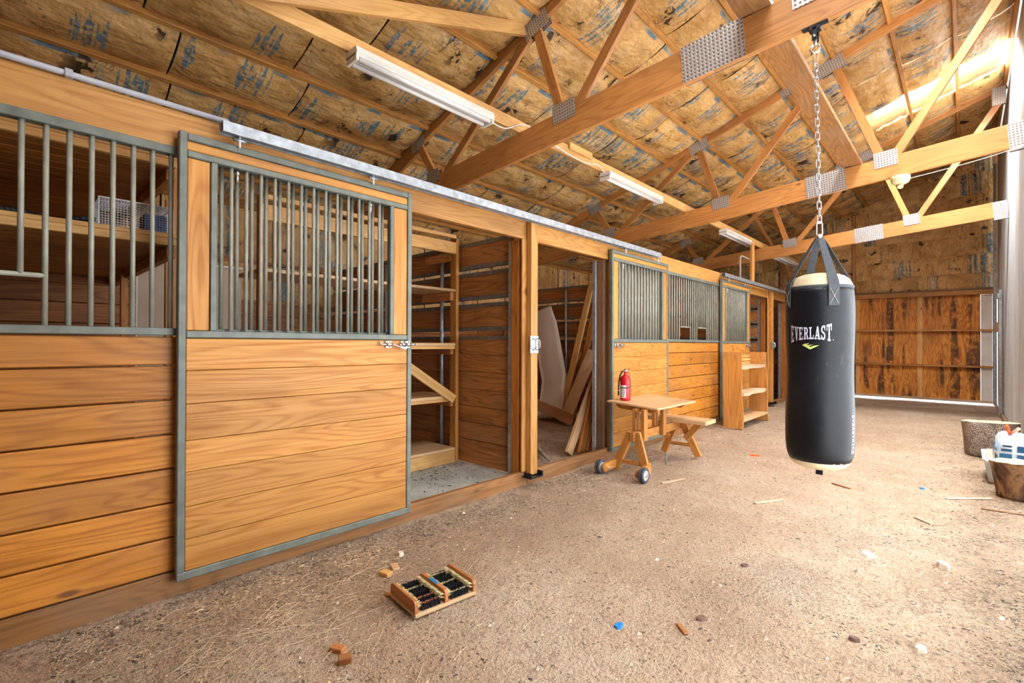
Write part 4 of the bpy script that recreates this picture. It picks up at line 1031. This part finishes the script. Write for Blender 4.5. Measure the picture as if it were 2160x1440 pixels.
stump((3.09, 5.66), .20, .285, .78, M['log'], M['cutwood'], 'brown barkless log stump at the right edge of the picture')
t = thing('plastic_tub', 'milky plastic tub between the two log stumps', 'tub', (3.05, 6.35, 0))
def rrect(hx, hy, r, n=4):
    P = []
    for cx, cy, a0_ in ((hx-r, hy-r, 0), (-hx+r, hy-r, 90), (-hx+r, -hy+r, 180), (hx-r, -hy+r, 270)):
        for k in range(n+1): a = math.radians(a0_+90*k/n); P.append((cx+r*math.cos(a), cy+r*math.sin(a)))
    return P
def loft(rings): 
    n = len(rings[0]); V = [p for r_ in rings for p in r_]; F = []
    for i in range(len(rings)-1):
        for k in range(n): F.append((i*n+k, i*n+(k+1) % n, (i+1)*n+(k+1) % n, (i+1)*n+k))
    F.append(tuple(range(n))[::-1]); F.append(tuple((len(rings)-1)*n+k for k in range(n))); return me_from(V, F, True)
rr = lambda hx, hy, z: [(x, y, z) for x, y in rrect(hx, hy, .04)]
link('shell', loft([rr(.14, .27, .0), rr(.17, .30, .195), rr(.18, .31, .2), rr(.18, .31, .208), rr(.166, .296, .208), rr(.136, .266, .012)]), M['tub'], t, (3.04, 6.36, 0.002))
t = thing('plastic_sack', 'blue and white plastic sack bulging out of the tub', 'sack', (3.06, 6.33, .02))
V = []; F = []; n = 20; mM = 14
for j in range(mM+1):
    v = j/mM*math.pi-math.pi/2
    for k in range(n):
        a = 2*math.pi*k/n; sx = math.copysign(abs(math.cos(a))**.55, math.cos(a)); sy = math.copysign(abs(math.sin(a))**.55, math.sin(a)); cz = abs(math.cos(v))**.45; sz = math.copysign(abs(math.sin(v))**.6, math.sin(v))
        q = 1+.05*mnoise.noise((sx*3, sy*3, sz*4)); V.append((.115*sx*cz*q, .2*sy*cz*q, .17*sz*q))
for j in range(mM):
    for k in range(n): F.append((j*n+k, j*n+(k+1) % n, (j+1)*n+(k+1) % n, (j+1)*n+k))
sq = Matrix.Rotation(.12, 3, 'X').to_quaternion()
sk = link('sack_body', me_from(V, F, True), M['film'], t, (3.06, 6.33, .255), sq)
def sackp(u, w, sx=-1):    # print band on the sack's aisle facing side
    return None
for (ya, yb, za, zb_) in ((-.17, -.03, .03, .12), (.03, .16, .06, .12), (-.17, -.02, -.09, .0), (.02, .17, -.08, .03)):
    V = []; F = []; nn = 6
    for i in range(nn+1):
        for j in range(nn+1):
            y = ya+(yb-ya)*i/nn; z = za+(zb_-za)*j/nn
            V.append((-.121-.004*math.cos(y*9)+.02*abs(z/.17)**3, y, z))
    for i in range(nn):
        for j in range(nn): k = i*(nn+1)+j; F.append((k, k+1, k+nn+2, k+nn+1))
    link('printed_patch', me_from(V, F, True), M['blueprint'], sk, Vector((3.06, 6.33, .255)), sq)
for (xa, xb_, ya, yb) in ((-.09, .08, -.205, -.205),):
    V = []; F = []
    for (za, zb_, x0_, x1_) in ((.06, .085, -.08, -.012), (.10, .118, -.07, -.012), (.06, .118, .02, .085), (-.03, .04, -.09, -.012), (-.03, .04, .02, .09), (-.055, -.042, -.09, .09)):
        n_ = len(V); V += [(x0_, -.202, za), (x1_, -.202, za), (x1_, -.207, zb_), (x0_, -.207, zb_)]; F.append((n_, n_+1, n_+2, n_+3))
    link('printed_patch', me_from(V, F), M['blueprint'], sk, Vector((3.06, 6.33, .255)), sq)
t = thing('packet', 'flat packet with a yellow square wedged in the tub beside the sack', 'packet', (2.94, 6.4, .1))
beam('sleeve', (2.93, 6.12, .12), (2.92, 6.5, .20), .05, .09, M['beige'], t); beam('yellow_square', (2.905, 6.25, .145), (2.902, 6.33, .16), .005, .05, M['print_lime'], t)
t = thing('pruning_shears', 'garden shears with an orange and a pink handle on top of the sack', 'shears', (3.05, 6.3, .37))
tube('handle', [(3.04, 6.28, .43), (3.03, 6.25, .47), (3.02, 6.24, .51)], [.012, .015, .013], M['orange'], t, 8); tube('handle', [(3.05, 6.29, .43), (3.075, 6.26, .46), (3.10, 6.24, .49)], [.012, .015, .013], M['pink'], t, 8)
beam('blade', (3.04, 6.28, .44), (3.05, 6.34, .405), .008, .03, M['zinc'], t)

# ================================================================ THINGS LYING ON THE DIRT
def scrap(name, loc, size, rz, mat, label, cat, tilt=0):
    z = floor_h(loc[0], loc[1])+size[2]/2-.002
    q = (Matrix.Rotation(math.radians(rz), 3, 'Z') @ Matrix.Rotation(math.radians(tilt), 3, 'Y')).to_quaternion()
    m = matof(mat, *size)
    return tag(link(name, box_mesh(*size, .003, m.name), m, None, (*loc, z), q), label, cat)
scrap('wood_block', (.50, 1.425), (.065, .045, .024), 12, 'pale', 'pale wood block left of the boot brush, nearer of two', 'block')
scrap('wood_block', (.465, 1.505), (.075, .04, .016), -20, 'ply', 'pale wood block left of the boot brush, farther of two', 'block')
scrap('wood_block', (.913, .945), (.06, .035, .022), 25, 'redwood', 'small pinkish wood block near the bottom edge', 'block')
scrap('wood_block', (.70, 1.33), (.05, .03, .018), 60, 'stall', 'small brown wood block against the end of the boot brush', 'block')
scrap('bark_chunk', (1.0, .93), (.03, .05, .035), -30, 'stall', 'dark chunk of bark at the bottom edge', 'bark', 20)
for a, b, w, m, l in (((1.562, 4.015), (1.696, 4.269), .03, 'dusty', 'pale flat lath lying left of the punching bag'), ((.781, 4.044), (.882, 4.309), .03, 'dusty', 'short lath in front of the workbench wheel'), ((1.882, 5.102), (2.034, 5.012), .02, 'stall', 'thin stick on the dirt right behind the punching bag'),
  ((2.634, 5.233), (2.90, 5.45), .028, 'dusty', 'long pale stick touching the right stump'), ((2.836, 5.085), (3.06, 5.116), .02, 'sill', 'grey stick in front of the right stump'), ((2.486, 4.5), (2.58, 4.389), .018, 'dusty', 'thin weathered stick in the middle of the right litter'), ((1.83, 2.05), (1.89, 2.0), .02, 'stall', 'broken splinter near the bottom of the picture')):
    za = floor_h(*a)+.006; zb2 = floor_h(*b)+.006
    tag(beam('wood_stick', (*a, za), (*b, zb2), w, .008, m), l, 'stick')
def flake(loc, r, h, mat, label, cat, name, seed_):
    n = 9; V = []; 
    for zz in (0, h):
        for k in range(n):
            a = 2*math.pi*k/n; q = r*(1+.45*mnoise.noise((math.cos(a)*1.3+seed_, math.sin(a)*1.3, seed_)))*(1 if zz == 0 else .82)
            V.append((q*1.3*math.cos(a), q*math.sin(a)*.8, zz))
    F = [tuple(range(n))[::-1], tuple(range(n, 2*n))]+[(k, (k+1) % n, n+(k+1) % n, n+k) for k in range(n)]
    o = link(name, me_from(V, F), mat, None, (*loc, floor_h(*loc)-.002), Matrix.Rotation(seed_, 3, 'Z').to_quaternion()); return tag(o, label, cat)
flake((2.331, 3.537), .045, .008, M['stone'], 'white flat chip right below the punching bag', 'chip', 'white_chip', 2.3)
flake((1.889, 2.164), .022, .014, M['darkstone'], 'dark brown pebble near the bottom centre right', 'stone', 'pebble', 1.1)
flake((1.852, 2.853), .018, .013, M['darkstone'], 'dark pebble left of the shadow under the punching bag', 'stone', 'pebble', 4.1)
flake((2.66, 3.6), .03, .03, M['stone'], 'white stone on the dirt near the right edge', 'stone', 'pebble', 5.2)
flake((2.41, 2.45), .018, .018, M['darkstone'], 'reddish pebble right of the punching bag shadow', 'stone', 'pebble', 6.6)
flake((2.62, 2.55), .025, .018, M['stone'], 'long white stone near the right bottom corner', 'stone', 'pebble', 7.7)
flake((.35, 1.62), .02, .02, M['stone'], 'pale stone at the foot of the sill behind the boot brush', 'stone', 'pebble', 8.7)
for loc, l in (((2.478, 5.438), 'bright blue scrap of plastic on the litter'), ((1.648, 1.86), 'tiny blue scrap near the bottom centre')): flake(loc, .022, .01, M['blue_tape'], l, 'scrap', 'plastic_scrap', loc[0])
flake((1.05, 5.75), .05, .012, M['orange'], 'orange scrap of tape on the dirt behind the workbench', 'scrap', 'plastic_scrap', 3.3)
# countless litter
def litter(name, pts, size, mat, label, flat=.35, elong=2.2, zfix=None):
    V = []; F = []
    for (x, y) in pts:
        s = size*random.lognormvariate(0, .45); a = random.uniform(0, 6.283); z = floor_h(x, y) if zfix is None else zfix
        ca, sa = math.cos(a), math.sin(a); l, w, h = s*elong*.5, s*.5, s*flat; n = len(V)
        for (u, v, k) in ((-l, -w*.6, 0), (l, -w, 0), (l*.7, w, 0), (-l*.8, w*.8, 0), (random.uniform(-.4, .4)*l, 0, h)):
            V.append((x+u*ca-v*sa, y+u*sa+v*ca, z+k-.0006))
        F += [(n, n+1, n+4), (n+1, n+2, n+4), (n+2, n+3, n+4), (n+3, n, n+4)]
    o = link(name, me_from(V, F), mat); o['kind'] = 'stuff'; o['label'] = label; o['category'] = 'litter'; return o
def sample(n, dens, x0=.0, x1=3.05, y0=.15, y1=9.5):
    out = []
    while len(out) < n:
        x = random.uniform(x0, x1); y = y0+(y1-y0)*random.random()**1.5
        if random.random() < dens(x, y): out.append((x, y))
    return out
def dn(x, y):
    p = .5+.5*mnoise.noise((x*2.2, y*2.2, 5))
    q = .5+.5*mnoise.noise((x*7, y*7, 9))
    e = math.exp(-max(0, x)/.35); rgt = max(0, (x-2.1)/1.0)
    return min(1, (.10+.9*e+.8*rgt)*(p**2)*(q**1.5)*3.2+.02)
litter('dark_litter', sample(70000, dn), .0036, M['chip'], 'dark crumbs of mulch scattered over the dirt floor')
litter('pale_litter', sample(26000, dn), .0038, M['chip_pale'], 'pale wood crumbs scattered over the dirt floor')
litter('pebble_litter', sample(1600, lambda x, y: .3+.7*dn(x, y)), .006, M['stone'], 'small pale pebbles scattered over the dirt floor', .6, 1.3)
litter('mat_litter', [(random.gauss(-.75, .25), random.gauss(2.75, .28)) for _ in range(420)], .006, M['chip'], 'dark crumbs on the stall mat', zfix=.0515)
o = COL.objects.get('mat_litter'); o.location.z = .0
def straws(pts, label):
    V = []; F = []
    for (x, y) in pts:
        L = random.uniform(.03, .16); a = random.uniform(0, 6.283); b = a+random.uniform(-.5, .5); r = random.uniform(.0004, .0009); lift = random.uniform(.002, .010)
        P = [Vector((x, y, 0)), Vector((x+L*.5*math.cos(a), y+L*.5*math.sin(a), 0)), Vector((x+L*.5*(math.cos(a)+math.cos(b)), y+L*.5*(math.sin(a)+math.sin(b)), 0))]
        n = len(V); s = Vector((-math.sin(a), math.cos(a), 0))
        for i, p in enumerate(P):
            zz = floor_h(p.x, p.y)+.002+(lift if i == 1 else 0); V += [(p.x-s.x*r, p.y-s.y*r, zz), (p.x+s.x*r, p.y+s.y*r, zz), (p.x, p.y, zz+1.6*r)]
        for i in range(2):
            m = n+3*i; F += [(m, m+1, m+4, m+3), (m+1, m+2, m+5, m+4), (m+2, m, m+3, m+5)]
    o = link('straw_litter', me_from(V, F), M['straw']); o['kind'] = 'stuff'; o['label'] = label; o['category'] = 'straw'
straws(sample(1700, lambda x, y: min(1, .06+1.2*math.exp(-((x-.55)/.4)**2-((y-.9)/.9)**2)+.35*max(0, x-2.2)+.25*math.exp(-x/.3)), x0=.12, x1=2.95), 'dry straw stalks scattered over the dirt')
# torn insulation hanging below the batts
def tuft(loc, r, seed_, label):
    V = []; F = []; n = 12
    for j in range(8):
        v = math.pi*j/7
        for k in range(n):
            a = 2*math.pi*k/n; q = r*(1+.7*mnoise.noise((math.cos(a)*2+seed_, math.sin(a)*2, v*2)))
            V.append((q*math.sin(v)*math.cos(a), 1.6*q*math.sin(v)*math.sin(a), q*math.cos(v)))
    for j in range(7):
        for k in range(n): F.append((j*n+k, j*n+(k+1) % n, (j+1)*n+(k+1) % n, (j+1)*n+k))
    o = link('torn_insulation', me_from(V, F), M['yellow_fibre'], ceiling, loc)
for i, (x, y, r) in enumerate(((-1.15, 5.3, .04), (-1.05, 5.45, .03))):
    tuft((x, y, roofz(x)+.035), r, i*1.7, '')
for (xa, xb_, y) in ((1.71, 3.1, 9.672),):
    P = [(xa+(xb_-xa)*i/60, y+.012*mnoise.noise((i*.4, 1, 0)), roofz(xa+(xb_-xa)*i/60)+.03+.02*mnoise.noise((i*.35, 0, 4))) for i in range(61)]
    tube('torn_insulation', P, [.016+.016*mnoise.noise((i*.5, y, 9))+.01*mnoise.noise((i*1.7, y, 3)) for i in range(61)], M['yellow_fibre'], ceiling, 8)
print('objects', len(bpy.data.objects))
